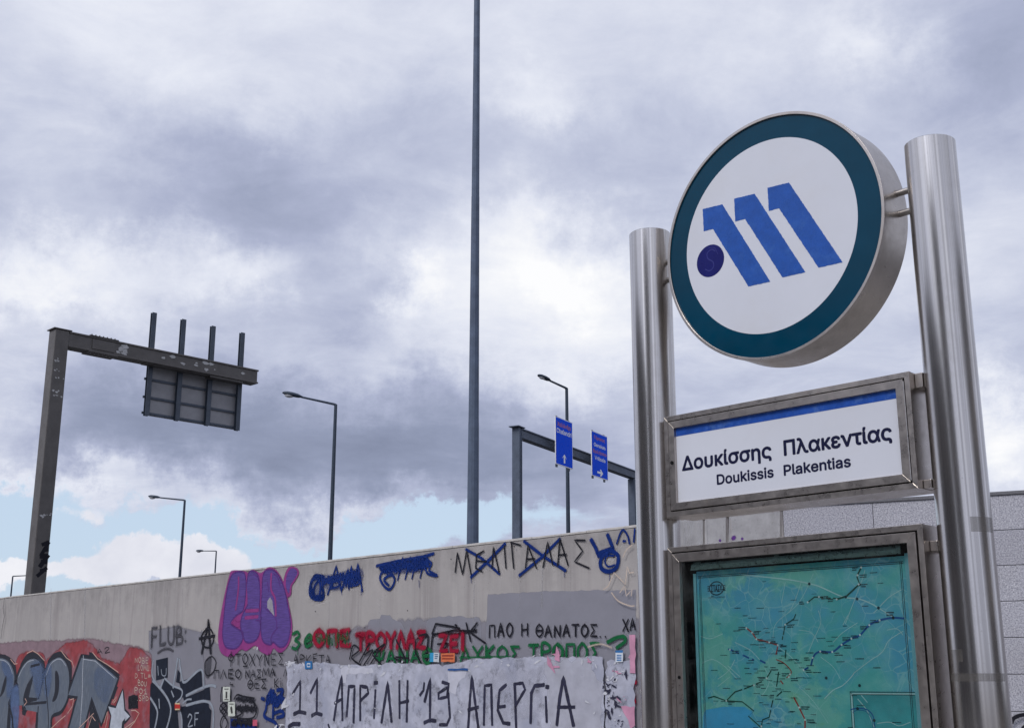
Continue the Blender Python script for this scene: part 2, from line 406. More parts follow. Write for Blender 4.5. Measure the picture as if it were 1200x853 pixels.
# ------------------------------------------------------------------ mesh builder
class MB:
    def __init__(self):
        self.v = []
        self.f = []
        self.a = []
    def add(self, vs, fs, a=None):
        o = len(self.v)
        self.v += [tuple(p) for p in vs]
        self.a += list(a) if a is not None else [1.0] * len(vs)
        self.f += [tuple(i + o for i in f) for f in fs]
        return self
    def box(self, x0, x1, y0, y1, z0, z1):
        vs = [(x, y, z) for z in (z0, z1) for y in (y0, y1) for x in (x0, x1)]
        return self.add(vs, [(0, 2, 3, 1), (4, 5, 7, 6), (0, 1, 5, 4), (2, 6, 7, 3), (0, 4, 6, 2), (1, 3, 7, 5)])
    def prism(self, poly, y0, y1):
        """polygon in x,z (counter-clockwise seen from the front, -y) extruded in y"""
        n = len(poly)
        vs = [(x, y0, z) for x, z in poly] + [(x, y1, z) for x, z in poly]
        fs = [tuple(range(n)), tuple(range(2 * n - 1, n - 1, -1))]
        fs += [(i, n + i, n + (i + 1) % n, (i + 1) % n) for i in range(n)]
        return self.add(vs, fs)
    def plan(self, poly, z0, z1):
        n = len(poly)
        vs = [(x, y, z0) for x, y in poly] + [(x, y, z1) for x, y in poly]
        fs = [tuple(range(n - 1, -1, -1)), tuple(range(n, 2 * n))]
        fs += [(i, (i + 1) % n, n + (i + 1) % n, n + i) for i in range(n)]
        return self.add(vs, fs)
    def tube(self, pts, rad, n=16, cap=True):
        pts = [Vector(p) for p in pts]
        rads = rad if isinstance(rad, (list, tuple)) else [rad] * len(pts)
        vs, fs = [], []
        for i, p in enumerate(pts):
            d = (pts[min(i + 1, len(pts) - 1)] - pts[max(i - 1, 0)]).normalized()
            u = d.cross(Vector((0, 0, 1)))
            u = Vector((1, 0, 0)) if u.length < 1e-4 else u.normalized()
            w = d.cross(u).normalized()
            for k in range(n):
                t = 2 * math.pi * k / n
                vs.append(p + (u * math.cos(t) + w * math.sin(t)) * rads[i])
        for i in range(len(pts) - 1):
            for k in range(n):
                a, b = i * n + k, i * n + (k + 1) % n
                fs.append((a, a + n, b + n, b))
        if cap:
            fs.append(tuple(range(n)))
            fs.append(tuple(range(len(pts) * n - 1, (len(pts) - 1) * n - 1, -1)))
        return self.add(vs, fs)
    def disc_y(self, cx, cz, r, y0, y1, n=96, r_in=0.0, bevel=0.0):
        """drum or ring with its axis along y"""
        ang = [2 * math.pi * k / n for k in range(n)]
        def ring(r, y):
            return [(cx + r * math.cos(t), y, cz + r * math.sin(t)) for t in ang]
        if r_in:
            loops = [ring(r_in, y1), ring(r_in, y0), ring(r, y0), ring(r, y1)]
            closed = True
        else:
            loops = [ring(r - bevel, y0), ring(r, y0 + bevel), ring(r, y1 - bevel), ring(r - bevel, y1)] if bevel else [ring(r, y0), ring(r, y1)]
            closed = False
        vs = [p for l in loops for p in l]
        m = len(loops)
        fs = []
        for i in range(m if closed else m - 1):
            j = (i + 1) % m
            for k in range(n):
                k2 = (k + 1) % n
                fs.append((i * n + k, j * n + k, j * n + k2, i * n + k2))
        if not closed:
            fs.append(tuple(range(n)))
            fs.append(tuple(range(m * n - 1, (m - 1) * n - 1, -1)))
        return self.add(vs, fs)
    def frame(self, x0, x1, z0, z1, w, y0, y1, gap=0.0006):
        """four mitred bars"""
        g = gap
        self.prism([(x0, z1), (x0 + w, z1 - w), (x1 - w, z1 - w), (x1, z1)], y0, y1)
        self.prism([(x0, z0), (x1, z0), (x1 - w, z0 + w), (x0 + w, z0 + w)], y0, y1)
        self.prism([(x0, z0 + g), (x0 + w, z0 + w + g), (x0 + w, z1 - w - g), (x0, z1 - g)], y0, y1)
        self.prism([(x1, z0 + g), (x1, z1 - g), (x1 - w, z1 - w - g), (x1 - w, z0 + w + g)], y0, y1)
        return self
    def build(self, name, mat, parent=None, bevel=0.0, smooth=False, loc=None, rotz=None):
        me = bpy.data.meshes.new(name)
        me.from_pydata(self.v, [], self.f)
        at = me.attributes.new('a', 'FLOAT', 'POINT')
        at.data.foreach_set('value', self.a)
        bm = bmesh.new()
        bm.from_mesh(me)
        bmesh.ops.recalc_face_normals(bm, faces=bm.faces)
        bm.to_mesh(me)
        bm.free()
        me.materials.append(mat)
        o = bpy.data.objects.new(name, me)
        col.objects.link(o)
        if parent:
            o.parent = parent
        if loc is not None:
            o.location = loc
        if rotz is not None:
            o.rotation_euler = (0, 0, rotz)
        if smooth:
            me.shade_smooth()
            for e in me.edges:
                pass
            me.set_sharp_from_angle(angle=R_(35))
        if bevel:
            bv = o.modifiers.new('bevel', 'BEVEL')
            bv.width = bevel
            bv.segments = 2
            bv.limit_method = 'ANGLE'
            bv.angle_limit = R_(40)
        return o

def empty(name, loc, rotz=0.0):
    o = bpy.data.objects.new(name, None)
    o.location = loc
    o.rotation_euler = (0, 0, rotz)
    o.empty_display_size = 0.2
    col.objects.link(o)
    return o

def tag(o, label, cat, group=None):
    o['label'] = label
    o['category'] = cat
    if group:
        o['group'] = group
    return o

def ui_font():
    """the plain sans that ships inside Blender; the built-in font if it is not there"""
    import os
    try:
        p = os.path.join(bpy.utils.system_resource('DATAFILES'), 'fonts', 'Inter.woff2')
        return bpy.data.fonts.load(p) if os.path.exists(p) else None
    except Exception:
        return None
FONT = ui_font()

def outlines(body):
    """the closed outlines of a line of type, in font units"""
    cu = bpy.data.curves.new('type', 'FONT')
    cu.body = body
    if FONT:
        cu.font = FONT
    tmp = bpy.data.objects.new('type', cu)
    col.objects.link(tmp)
    dg = bpy.context.evaluated_depsgraph_get()
    c2 = tmp.evaluated_get(dg).to_curve(dg)
    loops = []
    for sp in c2.splines:
        bp = sp.bezier_points
        n = len(bp)
        if n < 2:
            continue
        L = []
        for i in range(n):
            p, q = bp[i], bp[(i + 1) % n]
            p0, p1, p2, p3 = [Vector((v.x, v.y)) for v in (p.co, p.handle_right, q.handle_left, q.co)]
            straight = abs((p1 - p0).cross(p3 - p0)) < 1e-6 and abs((p2 - p0).cross(p3 - p0)) < 1e-6
            m = 1 if straight else 6
            for k in range(m):
                t = k / m
                L.append(p0 * (1 - t) ** 3 + p1 * 3 * t * (1 - t) ** 2 + p2 * 3 * t * t * (1 - t) + p3 * t ** 3)
        out = [v for i, v in enumerate(L) if (v - L[i - 1]).length > 1e-5]
        if len(out) > 2:
            loops.append(out)
    bpy.data.objects.remove(tmp)
    bpy.data.curves.remove(cu)
    return loops

def fill_type(loops):
    """triangles inside the outlines (non-zero winding, so overlapping strokes join)"""
    from mathutils.geometry import delaunay_2d_cdt
    V, T = [], []
    todo = sorted(loops, key=lambda L: min(v.x for v in L))
    groups = []
    for L in todo:
        lo, hi = min(v.x for v in L), max(v.x for v in L)
        if groups and lo <= groups[-1][1] + 0.002:
            groups[-1][0].append(L)
            groups[-1][1] = max(groups[-1][1], hi)
        else:
            groups.append([[L], hi])
    for G, _ in groups:
        pts, eds = [], []
        for L in G:
            o = len(pts)
            pts += L
            eds += [(o + i, o + (i + 1) % len(L)) for i in range(len(L))]
        vs, _, fs, _, _, _ = delaunay_2d_cdt(pts, eds, [], 0, 1e-6)
        o = len(V)
        V += vs
        for f in fs:
            c = sum((vs[i] for i in f), Vector((0, 0))) / len(f)
            w = 0
            for L in G:
                for i in range(len(L)):
                    p, q = L[i - 1], L[i]
                    if (p.y <= c.y) != (q.y <= c.y):
                        x = p.x + (c.y - p.y) * (q.x - p.x) / (q.y - p.y)
                        if x > c.x:
                            w += 1 if q.y > p.y else -1
            if w:
                T.append(tuple(o + i for i in f))
    return V, T

CAPH = max(v.y for L in outlines('H') for v in L)

def text(name, body, mat, parent, x0, x1, y, zb, cap, bold=0.0):
    """lettering as a mesh: fills x0..x1, baseline zb, capital height cap; bold = extra stroke as a share of cap"""
    V, T = fill_type(outlines(body))
    lo, hi = min(v.x for v in V), max(v.x for v in V)
    b = MB()
    e = bold * cap
    offs = [(0, 0)] if not bold else [(e * math.cos(k * .785), e * math.sin(k * .785)) for k in range(8)]
    kx = (x1 - x0 - 2 * e) / (hi - lo)
    kz = (cap - 2 * e) / CAPH
    for i, (ox, oz) in enumerate(offs):
        b.add([(x0 + e + (v.x - lo) * kx + ox, y - i * 0.00002, zb + e + v.y * kz + oz) for v in V], T)
    return b.build(name, mat, parent)

def structure(o):
    o['kind'] = 'structure'
    return o

#@@SETTING
# ================================================================== the setting
structure(MB().plan([(-2500, -2500), (2500, -2500), (2500, 2500), (-2500, 2500)], -0.3, 0.0).build('ground', M['ground']))
TH = math.atan2(-0.71359, 0.70056)
E3 = Vector((math.cos(TH), math.sin(TH), 0))
Y3 = Vector((-math.sin(TH), math.cos(TH), 0))
W0 = Vector((1.146, 11.388, 0))
structure(MB().box(-160, 120, 1.6, 70, 0.002, 0.006).build('road', M['asphalt'], loc=W0, rotz=TH))
mk = MB()
for yy in (4.2, 7.6, 11.0, 22.0, 25.4):
    for k in range(-28, 20):
        mk.box(k * 5, k * 5 + 2.2, yy, yy + 0.14, 0.0065, 0.010)
structure(mk.build('road_markings', M['roadpaint'], loc=W0, rotz=TH))
structure(MB().box(-160, 120, 1.3, 1.6, 0.0, 0.13).box(-160, 120, 15.0, 15.3, 0.007, 0.13).build('kerb', M['kerb'], loc=W0, rotz=TH, bevel=0.012))

# ------------------------------------------------------------------ concrete wall
wall = tag(empty('concrete_wall', W0, TH), 'long weathered concrete retaining wall covered with graffiti and torn posters', 'wall')
wb = MB()
for a, b in ((-40.0, -27.52), (-27.50, -14.30), (-14.292, 0.800), (0.812, 1.035), (1.068, 1.588)):
    wb.box(a, b, 0.0, 0.34, 0.0, 2.975)
wb.build('wall_body', M['concrete'], wall, bevel=0.008)
cp = MB()
x = -40.0
while x < 1.5:
    L = min(random.uniform(0.7, 2.4), 1.588 - x)
    cp.box(x, x + L - 0.002, -0.004 - random.random() * 0.004, 0.35, 2.977, 3.0 + random.uniform(-0.003, 0.003))
    x += L
cp.build('wall_coping', M['coping'], wall, bevel=0.004)
MB().box(0.801, 0.811, 0.03, 0.30, 0, 2.97).box(1.036, 1.067, 0.022, 0.30, 0, 2.97).box(-14.299, -14.293, 0.02, 0.30, 0, 2.97).build('joint_filler', M['rust'], wall)

# ------------------------------------------------------------------ granite-clad wall
P0 = Vector((2.262, 10.251, 0))
TT = R_(-25.2725)
tw = tag(empty('granite_wall', P0, TT), 'grey granite clad wall of flat tiles behind the station sign', 'wall')
MB().plan([(0.0, 0.03), (9.0, 0.03), (9.0, 0.34), (0.14, 0.34)], 0.0, 2.99).build('wall_core', M['joint'], tw)
tl = MB()
z1 = 3.003
row = 0
while z1 > 0.05:
    z0 = max(0.0, z1 - 0.270)
    xx = 0.0
    xs = [0.0, 0.731] + [0.731 * k for k in range(2, 13)]
    for a, b in zip(xs, xs[1:]):
        e = random.uniform(-0.0012, 0.0012)
        tl.box(a + 0.002, min(b, 9) - 0.002, e, 0.028, z0 + 0.0025, z1 - 0.0025)
    z1 -= 0.270
tl.build('granite_tiles', M['granite'], tw, bevel=0.0015)
MB().box(0.0, 9.0, -0.012, 0.36, 3.003, 3.030).build('cap_stone', M['capstone'], tw, bevel=0.003)

# ------------------------------------------------------------------ tools for paint on a wall
class Wall:
    def __init__(self, o, ang):
        self.o = Vector(o)
        self.e = Vector((math.cos(ang), math.sin(ang), 0))
        self.y = Vector((-math.sin(ang), math.cos(ang), 0))
    def at(self, px, py):
        r = ray(px, py)
        t = (self.o - EYE).dot(self.y) / r.dot(self.y)
        p = EYE + r * t
        return Vector(((p - self.o).dot(self.e), p.z)), t * r.dot(FW)

CW = Wall(W0, TH)
TWL = Wall(P0, TT)
LEVEL = [0]

def smooth_line(pts, n=6):
    if len(pts) < 3:
        return [Vector(p) for p in pts]
    P = [Vector(p) for p in pts]
    closed = (P[0] - P[-1]).length < 1e-6
    out = []
    for i in range(len(P) - 1):
        p0 = P[i - 1] if i > 0 else (P[-2] if closed else P[0])
        p1, p2 = P[i], P[i + 1]
        p3 = P[i + 2] if i + 2 < len(P) else (P[1] if closed else P[-1])
        for k in range(n):
            t = k / n
            out.append(0.5 * ((2 * p1) + (p2 - p0) * t + (2 * p0 - 5 * p1 + 4 * p2 - p3) * t * t + (3 * p1 - p0 - 3 * p2 + p3) * t ** 3))
    out.append(P[-1])
    return out

class Paint(MB):
    """brush strokes and filled shapes lying on one wall, traced in metres on its face"""
    def __init__(self, wl=CW, base=None):
        super().__init__()
        self.w = wl
        self.lv = LEVEL[0] if base is None else base
        self.step = 0.00004
        self.halo = 0.0
    def y(self):
        self.lv += 1
        LEVEL[0] = max(LEVEL[0], self.lv)
        return -0.0012 - self.lv * self.step
    def stroke(self, pts, wpx, soft=0.35, curve=False, taper=0.0, jit=0.05, a=1.0):
        if self.halo and a == 1.0:
            self.stroke(pts, wpx * 2.6, 1.0, curve, 0, 0, self.halo)
        if curve:
            pts = smooth_line(pts)
        q = []
        for p in pts:
            w, d = self.w.at(p[0], p[1])
            q.append((w, wpx * 1.28 * d / FPX))
        # resample
        r = [q[0]]
        for (p, w1), (s, w2) in zip(q, q[1:]):
            L = (s - p).length
            n = max(1, int(L / max(0.03, w1 * 0.8)))
            for k in range(1, n + 1):
                r.append((p.lerp(s, k / n), w1 + (w2 - w1) * k / n))
        n = len(r)
        y = self.y()
        vs, al, fs = [], [], []
        dirs = []
        for i in range(n):
            d = r[min(i + 1, n - 1)][0] - r[max(i - 1, 0)][0]
            dirs.append(d.normalized() if d.length > 1e-9 else Vector((1, 0)))
        secs = [(r[0][0] - dirs[0] * r[0][1] * 0.5, r[0][1] * 0.75, dirs[0], 0.0)]
        secs += [(r[i][0], r[i][1], dirs[i], 1.0) for i in range(n)]
        secs += [(r[-1][0] + dirs[-1] * r[-1][1] * 0.5, r[-1][1] * 0.75, dirs[-1], 0.0)]
        m = len(secs)
        for i, (p, w, d, aa) in enumerate(secs):
            nn = Vector((-d.y, d.x))
            w = w * (1 - taper * i / m) * (1 + random.uniform(-jit, jit))
            yy = y - i * 0.000004
            for off, av in ((-0.5 - soft * 0.4, 0.0), (-0.5 + soft * 0.6, 1.0), (0.5 - soft * 0.6, 1.0), (0.5 + soft * 0.4, 0.0)):
                c = p + nn * off * w
                vs.append((c.x, yy, c.y))
                al.append(av * aa * a)
        for i in range(m - 1):
            for k in range(3):
                fs.append((i * 4 + k, i * 4 + k + 1, (i + 1) * 4 + k + 1, (i + 1) * 4 + k))
        self.add(vs, fs, al)
        return self
    def fill(self, poly, soft=1.5, curve=False, rag=0.0, a=1.0, world=False):
        """filled shape; soft = width of the sprayed rim in picture pixels"""
        if curve:
            poly = smooth_line(list(poly) + [poly[0]])[:-1]
        P = []
        d = 11.0
        for p in poly:
            w, d = self.w.at(p[0], p[1])
            P.append(w)
        if rag:
            Q = []
            for i, p in enumerate(P):
                s = P[(i + 1) % len(P)]
                L = (s - p).length
                n = max(1, int(L / 0.05))
                for k in range(n):
                    c = p.lerp(s, k / n)
                    nn = Vector((-(s - p).y, (s - p).x)).normalized()
                    Q.append(c + nn * random.uniform(-rag, rag))
            P = Q
        ar = sum(P[i].x * P[(i + 1) % len(P)].y - P[(i + 1) % len(P)].x * P[i].y for i in range(len(P)))
        if ar < 0:
            P.reverse()
        n = len(P)
        sw = soft * d / FPX
        y = self.y()
        outer = []
        for i in range(n):
            d1 = (P[i] - P[i - 1])
            d2 = (P[(i + 1) % n] - P[i])
            nn = Vector((0, 0))
            for dd in (d1, d2):
                if dd.length > 1e-9:
                    nn += Vector((dd.y, -dd.x)).normalized()
            nn = nn.normalized() if nn.length > 1e-6 else Vector((0, 1))
            outer.append(P[i] + nn * sw)
        from mathutils.geometry import tessellate_polygon
        tris = tessellate_polygon([[Vector((p.x, p.y, 0)) for p in P]])
        vs = [(p.x, y, p.y) for p in P] + [(p.x, y, p.y) for p in outer]
        fs = [tuple(t) for t in tris]
        fs += [(i, (i + 1) % n, n + (i + 1) % n, n + i) for i in range(n)]
        self.add(vs, fs, [a] * n + [0.0] * n)
        return self

GL = {  # hand lettering, unit box, y up
 'Α': [[(0, 0), (.45, 1), (.95, 0)], [(.2, .38), (.8, .42)]], 'Β': [[(.1, 0), (.1, 1), (.7, .9), (.7, .6), (.1, .5)], [(.1, .5), (.9, .4), (.85, .05), (.1, 0)]],
 'Γ': [[(.1, 0), (.08, 1), (.95, .96)]], 'Δ': [[(0, 0), (.5, 1), (1, 0), (0, 0)]], 'Ε': [[(.9, 1), (.1, .95), (.1, .02), (.95, 0)], [(.1, .5), (.75, .5)]],
 'Є': [[(.9, .95), (.4, 1), (.1, .6), (.1, .3), (.45, 0), (.95, .05)], [(.1, .48), (.75, .5)]],
 'Ζ': [[(.05, 1), (.9, 1), (.1, 0), (.95, 0)]], 'Η': [[(.1, 0), (.12, 1)], [(.85, 0), (.88, 1)], [(.1, .5), (.88, .52)]],
 'Θ': [[(.5, 1), (.08, .7), (.08, .3), (.5, 0), (.92, .3), (.92, .7), (.5, 1)], [(.1, .5), (.9, .5)]], 'Ι': [[(.5, 0), (.5, 1)]],
 'i': [[(.5, 0), (.5, .72)], [(.5, .93), (.52, .99)]],
 'Κ': [[(.1, 0), (.12, 1)], [(.9, 1), (.12, .5), (.95, 0)]], 'Λ': [[(0, 0), (.45, 1), (.95, 0)]], 'Μ': [[(0, 0), (.15, 1), (.5, .2), (.85, 1), (1, 0)]],
 'Ν': [[(.08, 0), (.1, 1), (.88, 0), (.9, 1)]], 'Ο': [[(.5, 1), (.08, .72), (.08, .3), (.5, 0), (.92, .3), (.92, .72), (.5, 1)]],
 'Π': [[(.08, 0), (.1, .97), (.9, 1), (.92, 0)]], 'Ρ': [[(.1, 0), (.12, 1), (.8, .92), (.82, .6), (.12, .5)]], 'Σ': [[(.95, .98), (.08, 1), (.6, .52), (.05, .05), (.98, 0)]],
 'Τ': [[(0, .98), (1, 1)], [(.5, 0), (.5, .98)]], 'Υ': [[(0, 1), (.5, .5), (1, 1)], [(.5, .5), (.48, 0)]], 'Φ': [[(.5, .9), (.1, .7), (.1, .45), (.5, .3), (.9, .45), (.9, .7), (.5, .9)], [(.5, -.15), (.55, 1.1)]],
 'Χ': [[(0, 0), (1, 1)], [(.05, 1), (.95, 0)]], 'Ω': [[(.5, 1), (.1, .75), (.1, .4), (.5, .15), (.9, .4), (.9, .75), (.5, 1)], [(.1, -.08), (.9, -.06)]],
 'F': [[(.1, 0), (.12, 1), (.9, 1)], [(.1, .5), (.7, .52)]], 'L': [[(.15, 1), (.1, 0), (.9, .05)]], 'U': [[(.1, 1), (.1, .2), (.5, 0), (.9, .2), (.9, 1)]],
 '1': [[(0, .62), (.6, 1), (.55, 0)], [(.1, -.04), (.5, .03), (1, -.03)]], '9': [[(.9, .75), (.5, 1), (.1, .8), (.15, .55), (.85, .5)], [(.9, 1), (.85, .2), (.5, -.02), (.1, .05)]],
 '2': [[(.05, .75), (.4, 1), (.85, .75), (.1, 0), (1, .05)]], '.': [[(.3, .02), (.45, .05)]], ':': [[(.3, .1), (.4, .14)], [(.3, .7), (.4, .74)]], "'": [[(.6, 1), (.1, .6)]], '3': [[(.1, .9), (.6, 1), (.8, .75), (.35, .52), (.85, .3), (.5, 0), (.05, .08)]],
 'e': [[(.1, .3), (.85, .5), (.6, .75), (.15, .45), (.3, .05), (.9, .15)]], 'Ψ': [[(0, 1), (.2, .45), (.8, .45), (1, 1)], [(.5, 1), (.5, 0)]], '=': [[(.1, .3), (.9, .32)], [(.1, .65), (.9, .68)]], 'D': [[(.1, 0), (.1, 1), (.85, .7), (.85, .3), (.1, 0)]], 'S': [[(.9, .9), (.4, 1), (.1, .75), (.85, .3), (.5, 0), (.05, .1)]],
}
WID = {'Ι': .35, 'i': .35, '.': .35, "'": .4, ' ': .6, ':': .35, 'Μ': 1.2, '1': .7}
ROUND = set('ΟΘΦΩΡUS239eDΒЄ')

def write(p, body, x0, y0, x1, y1, h, w, soft=0.3, wob=0.06, gap=0.28, slant=0.0, h1=None):
    """hand-writes body with its baseline from (x0,y0) to (x1,y1), letters h high"""
    ws = [WID.get(c, .8) for c in body]
    tot = sum(ws) + gap * (len(body) - 1)
    u = 0.0
    for c, k in zip(body, ws):
        a, b = u / tot, (u + k) / tot
        u += k + gap
        if c not in GL:
            continue
        hh = (h + ((h1 or h) - h) * a) * random.uniform(1 - wob, 1 + wob)
        dy = random.uniform(-wob, wob) * h * 0.6
        for st in GL[c]:
            pts = []
            for gx, gy in st:
                t = a + (b - a) * gx
                px = x0 + (x1 - x0) * t + slant * gy * hh + random.uniform(-wob, wob) * h * .25
                py = y0 + (y1 - y0) * t - gy * hh + dy + random.uniform(-wob, wob) * h * .25
                pts.append((px, py))
            p.stroke(pts, w * random.uniform(.85, 1.15), soft, c in ROUND, jit=.08)
    return p

def scribble(p, poly, n, w, soft=.3, a=1.0):
    """restless to-and-fro marks inside a four-cornered patch (tl, tr, br, bl)"""
    tl_, tr, br, bl = [Vector(q) for q in poly]
    pts = []
    for i in range(n):
        u = (i + random.uniform(-.6, .6)) / n
        v = random.uniform(.55, 1.0) if i % 2 else random.uniform(0, .45)
        u = min(1, max(0, u))
        pts.append(tl_.lerp(tr, u).lerp(bl.lerp(br, u), v))
    p.stroke(pts, w, soft, True, a=a)
    return p

def zt(ox, oy, s):
    return lambda *pts: [(ox + a / s, oy + b / s) for a, b in pts]
# ================================================================== paint and paper on the concrete wall
PC = {
 'red': paint('faded_red_paint', (0.27, 0.055, 0.064), .75, .25, 6.0, .28, second=(0.245, 0.125, 0.15)),
 'mauve': paint('mauve_haze_paint', (0.235, 0.165, 0.19), .8, .35, 6.0),
 'greyfill': paint('grey_blue_fill_paint', (0.120, 0.142, 0.178), .6, .14, 7.0, .25, (8, 8, 1.2), second=(0.098, 0.122, 0.165)),
 'bluefill': paint('light_blue_fill_paint', (0.105, 0.160, 0.30), .6, .4, 9.0, .3, alpha=.75),
 'outline': paint('black_outline_paint', (0.022, 0.024, 0.034), .55, .12, 9.0),
 'cream': paint('cream_line_paint', (0.50, 0.32, 0.27), .6, .3),
 'pale': paint('pale_star_paint', (0.40, 0.43, 0.49), .6, .2),
 'ink': paint('black_marker', (0.012, 0.012, 0.018), .5, .22),
 'navy': paint('black_piece_paint', (0.010, 0.014, 0.026), .55, .16, 12.0, .3),
 'grey': paint('grey_line_paint', (0.26, 0.29, 0.34), .6, .2),
 'haze': paint('grey_haze_spray', (0.075, 0.075, 0.09), .7, .15, alpha=.85),
 'pink': paint('magenta_spray', (0.24, 0.042, 0.19), .6, .12, 8.0, .15),
 'purple': paint('violet_spray', (0.098, 0.058, 0.235), .6, .10, 5.0, .30, (1.2, 1.2, 14)),
 'violetline': paint('violet_line_spray', (0.10, 0.035, 0.20), .6, .15),
 'blue': paint('blue_spray', (0.004, 0.022, 0.145), .5, .10),
 'green': paint('green_brush_paint', (0.008, 0.105, 0.038), .5, .15),
 'crimson': paint('crimson_spray', (0.26, 0.008, 0.030), .5, .10),
 'poster': paint('whitewashed_poster_paper', (0.40, 0.41, 0.49), .8, .60, 7.0, .22, second=(0.33, 0.345, 0.43), ws2=6.0),
 'poster2': paint('pale_poster_paper', (0.50, 0.505, 0.58), .8, .25, 7.0, .12),
 'paper': paint('torn_white_paper', (0.52, 0.53, 0.58), .8, .1),
 'pinkpaper': paint('torn_pink_paper', (0.50, 0.25, 0.36), .8, .1),
 'brush': paint('brushed_black_lettering', (0.030, 0.030, 0.055), .5, .52, 5.0, .35, ws2=20.0),
 'patch': paint('grey_cover_paint', (0.245, 0.245, 0.285), .85, .06, 3.0, .07, alpha=.92),
 'patch2': paint('grey_wash', (0.25, 0.245, 0.285), .85, .1, 2.0, .10, alpha=.75),
 'light': paint('pale_runs_paint', (0.46, 0.46, 0.48), .85, .4, alpha=.6),
 'yellow': paint('cream_marker', (0.52, 0.43, 0.36), .6, .2, alpha=.85),
}

def done(p, name, mat):
    p.build(name, PC[mat], wall)

# --- grey cover-up patches low on the wall
p = Paint()
p.fill([(236, 742), (262, 764), (330, 762), (372, 752), (440, 732), (500, 728), (572, 730), (748, 728), (748, 905), (236, 905)], 5, rag=.02)
done(p, 'grey_wash', 'patch2')
p = Paint()
p.fill([(572, 697), (600, 695), (640, 693), (745, 691), (745, 905), (562, 905)], .8, rag=.006)
p.fill([(432, 730), (434, 726), (446, 725), (447, 720), (457, 721), (460, 726), (470, 730), (474, 738), (474, 760), (432, 760)], 1.0, rag=.006)
p.fill([(500, 728), (504, 724), (530, 722), (562, 724), (566, 760), (498, 760)], 1.0, rag=.01)
p.fill([(175, 740), (205, 735), (236, 742), (240, 800), (240, 905), (176, 905)], 4, a=.75)
done(p, 'cover_patch', 'patch')
p = Paint()
for px, py, ln in ((60, 690, 60), (82, 690, 58), (100, 688, 70), (125, 685, 66), (141, 684, 70), (196, 690, 40), (214, 690, 46), (386, 705, 44), (420, 705, 40), (446, 700, 30), (556, 670, 60), (610, 672, 40), (636, 665, 46), (669, 668, 42)):
    p.stroke([(px, py), (px - 1, py + ln)], random.uniform(2.0, 4.5), .9, a=random.uniform(.2, .55))
done(p, 'pale_runs', 'light')

# --- red mural with big grey letters
z1f = zt(0, 740, 7.55)
z5f = zt(0, 650, 4.2038)
z2f = zt(100, 740, 7.5)
p = Paint()
p.fill(z5f((-160, 450), (-20, 445), (150, 432), (300, 432), (350, 425), (470, 424), (540, 440), (600, 452), (700, 468), (742, 500), (744, 640), (736, 1050), (-160, 1050)), 4, rag=.012)
done(p, 'mural_haze', 'mauve')
p = Paint()
p.fill(z5f((-160, 500), (-30, 470), (10, 500), (80, 545), (90, 505), (140, 480), (210, 490), (225, 530), (280, 480), (330, 440), (420, 428), (455, 450), (505, 520), (590, 545), (620, 500), (640, 462), (700, 475), (740, 520), (742, 640), (733, 1050), (-160, 1050)), 3.5, rag=.012)
done(p, 'mural_background', 'red')
LET = {
 'r': z1f((-120, 250), (-20, 235), (45, 243), (95, 290), (125, 370), (125, 450), (100, 560), (72, 640), (112, 760), (125, 1000), (-120, 1000)),
 'g': z1f((152, 480), (160, 400), (200, 310), (250, 255), (300, 240), (350, 270), (370, 350), (362, 480), (330, 590), (258, 582), (292, 420), (240, 470), (205, 600), (235, 690), (215, 640), (410, 620), (405, 1000), (105, 1000), (90, 660), (125, 560)),
 'p': z1f((400, 380), (440, 280), (500, 235), (545, 235), (590, 290), (612, 390), (606, 500), (590, 600), (540, 690), (452, 752), (440, 1000), (330, 1000), (345, 640), (360, 540), (382, 450)),
 't': z5f((402, 508), (470, 515), (580, 608), (500, 828), (452, 695), (372, 1010), (300, 1010), (385, 695), (338, 688)),
}
p = Paint()
for k in 'rgpt':
    q = LET[k]
    p.stroke(q + [q[0]], 7.4, .18, k != 't')
p.fill(z5f((440, 478), (455, 482), (592, 590), (575, 612), (440, 520)), .5)
p.fill(z5f((450, 690), (425, 1000), (500, 1000), (490, 840)), .5)
p.fill(z5f((560, 640), (582, 650), (560, 710), (545, 700)), .5)
p.stroke(z1f((-30, 228), (40, 232), (95, 262), (128, 310), (140, 420)), 5.5, .2, True)
p.stroke(z1f((190, 300), (240, 225), (300, 205), (360, 235), (385, 290), (385, 400)), 5.5, .2, True)
p.stroke(z1f((430, 270), (480, 215), (540, 200), (590, 240), (625, 310), (625, 420)), 5.0, .2, True)
done(p, 'mural_outline', 'outline')
p = Paint()
for k in 'rgpt':
    p.fill(LET[k], .6, k != 't')
done(p, 'mural_letters', 'greyfill')
p = Paint()
p.fill(z1f((280, 310), (350, 290), (380, 380), (360, 500), (340, 560), (300, 400)), 9, True, a=.55)
p.fill(z1f((110, 520), (155, 500), (165, 640), (150, 853), (115, 853), (100, 640)), 6, True, a=.8)
p.fill(z1f((400, 360), (440, 300), (450, 420), (420, 560), (395, 480)), 7, True, a=.55)
p.fill(z1f((20, 280), (70, 300), (110, 400), (100, 520), (70, 560), (60, 420)), 6, True, a=.6)
p.fill(z5f((480, 560), (560, 600), (520, 720), (470, 660)), 4, True, a=.35)
done(p, 'mural_blue_shading', 'bluefill')
p = Paint()
p.fill(z1f((465, 612), (488, 520), (490, 370), (500, 345), (520, 390), (522, 500), (500, 590)), .6, True)
p.fill(z1f((0, 575), (35, 530), (58, 440), (55, 390), (35, 440), (15, 520)), .6, True)
p.fill(z1f((205, 600), (240, 470), (295, 380), (285, 440), (255, 580), (330, 585), (325, 605), (255, 622), (240, 600)), .6)
p.stroke(z1f((275, 305), (350, 287)), 2.2, .3)
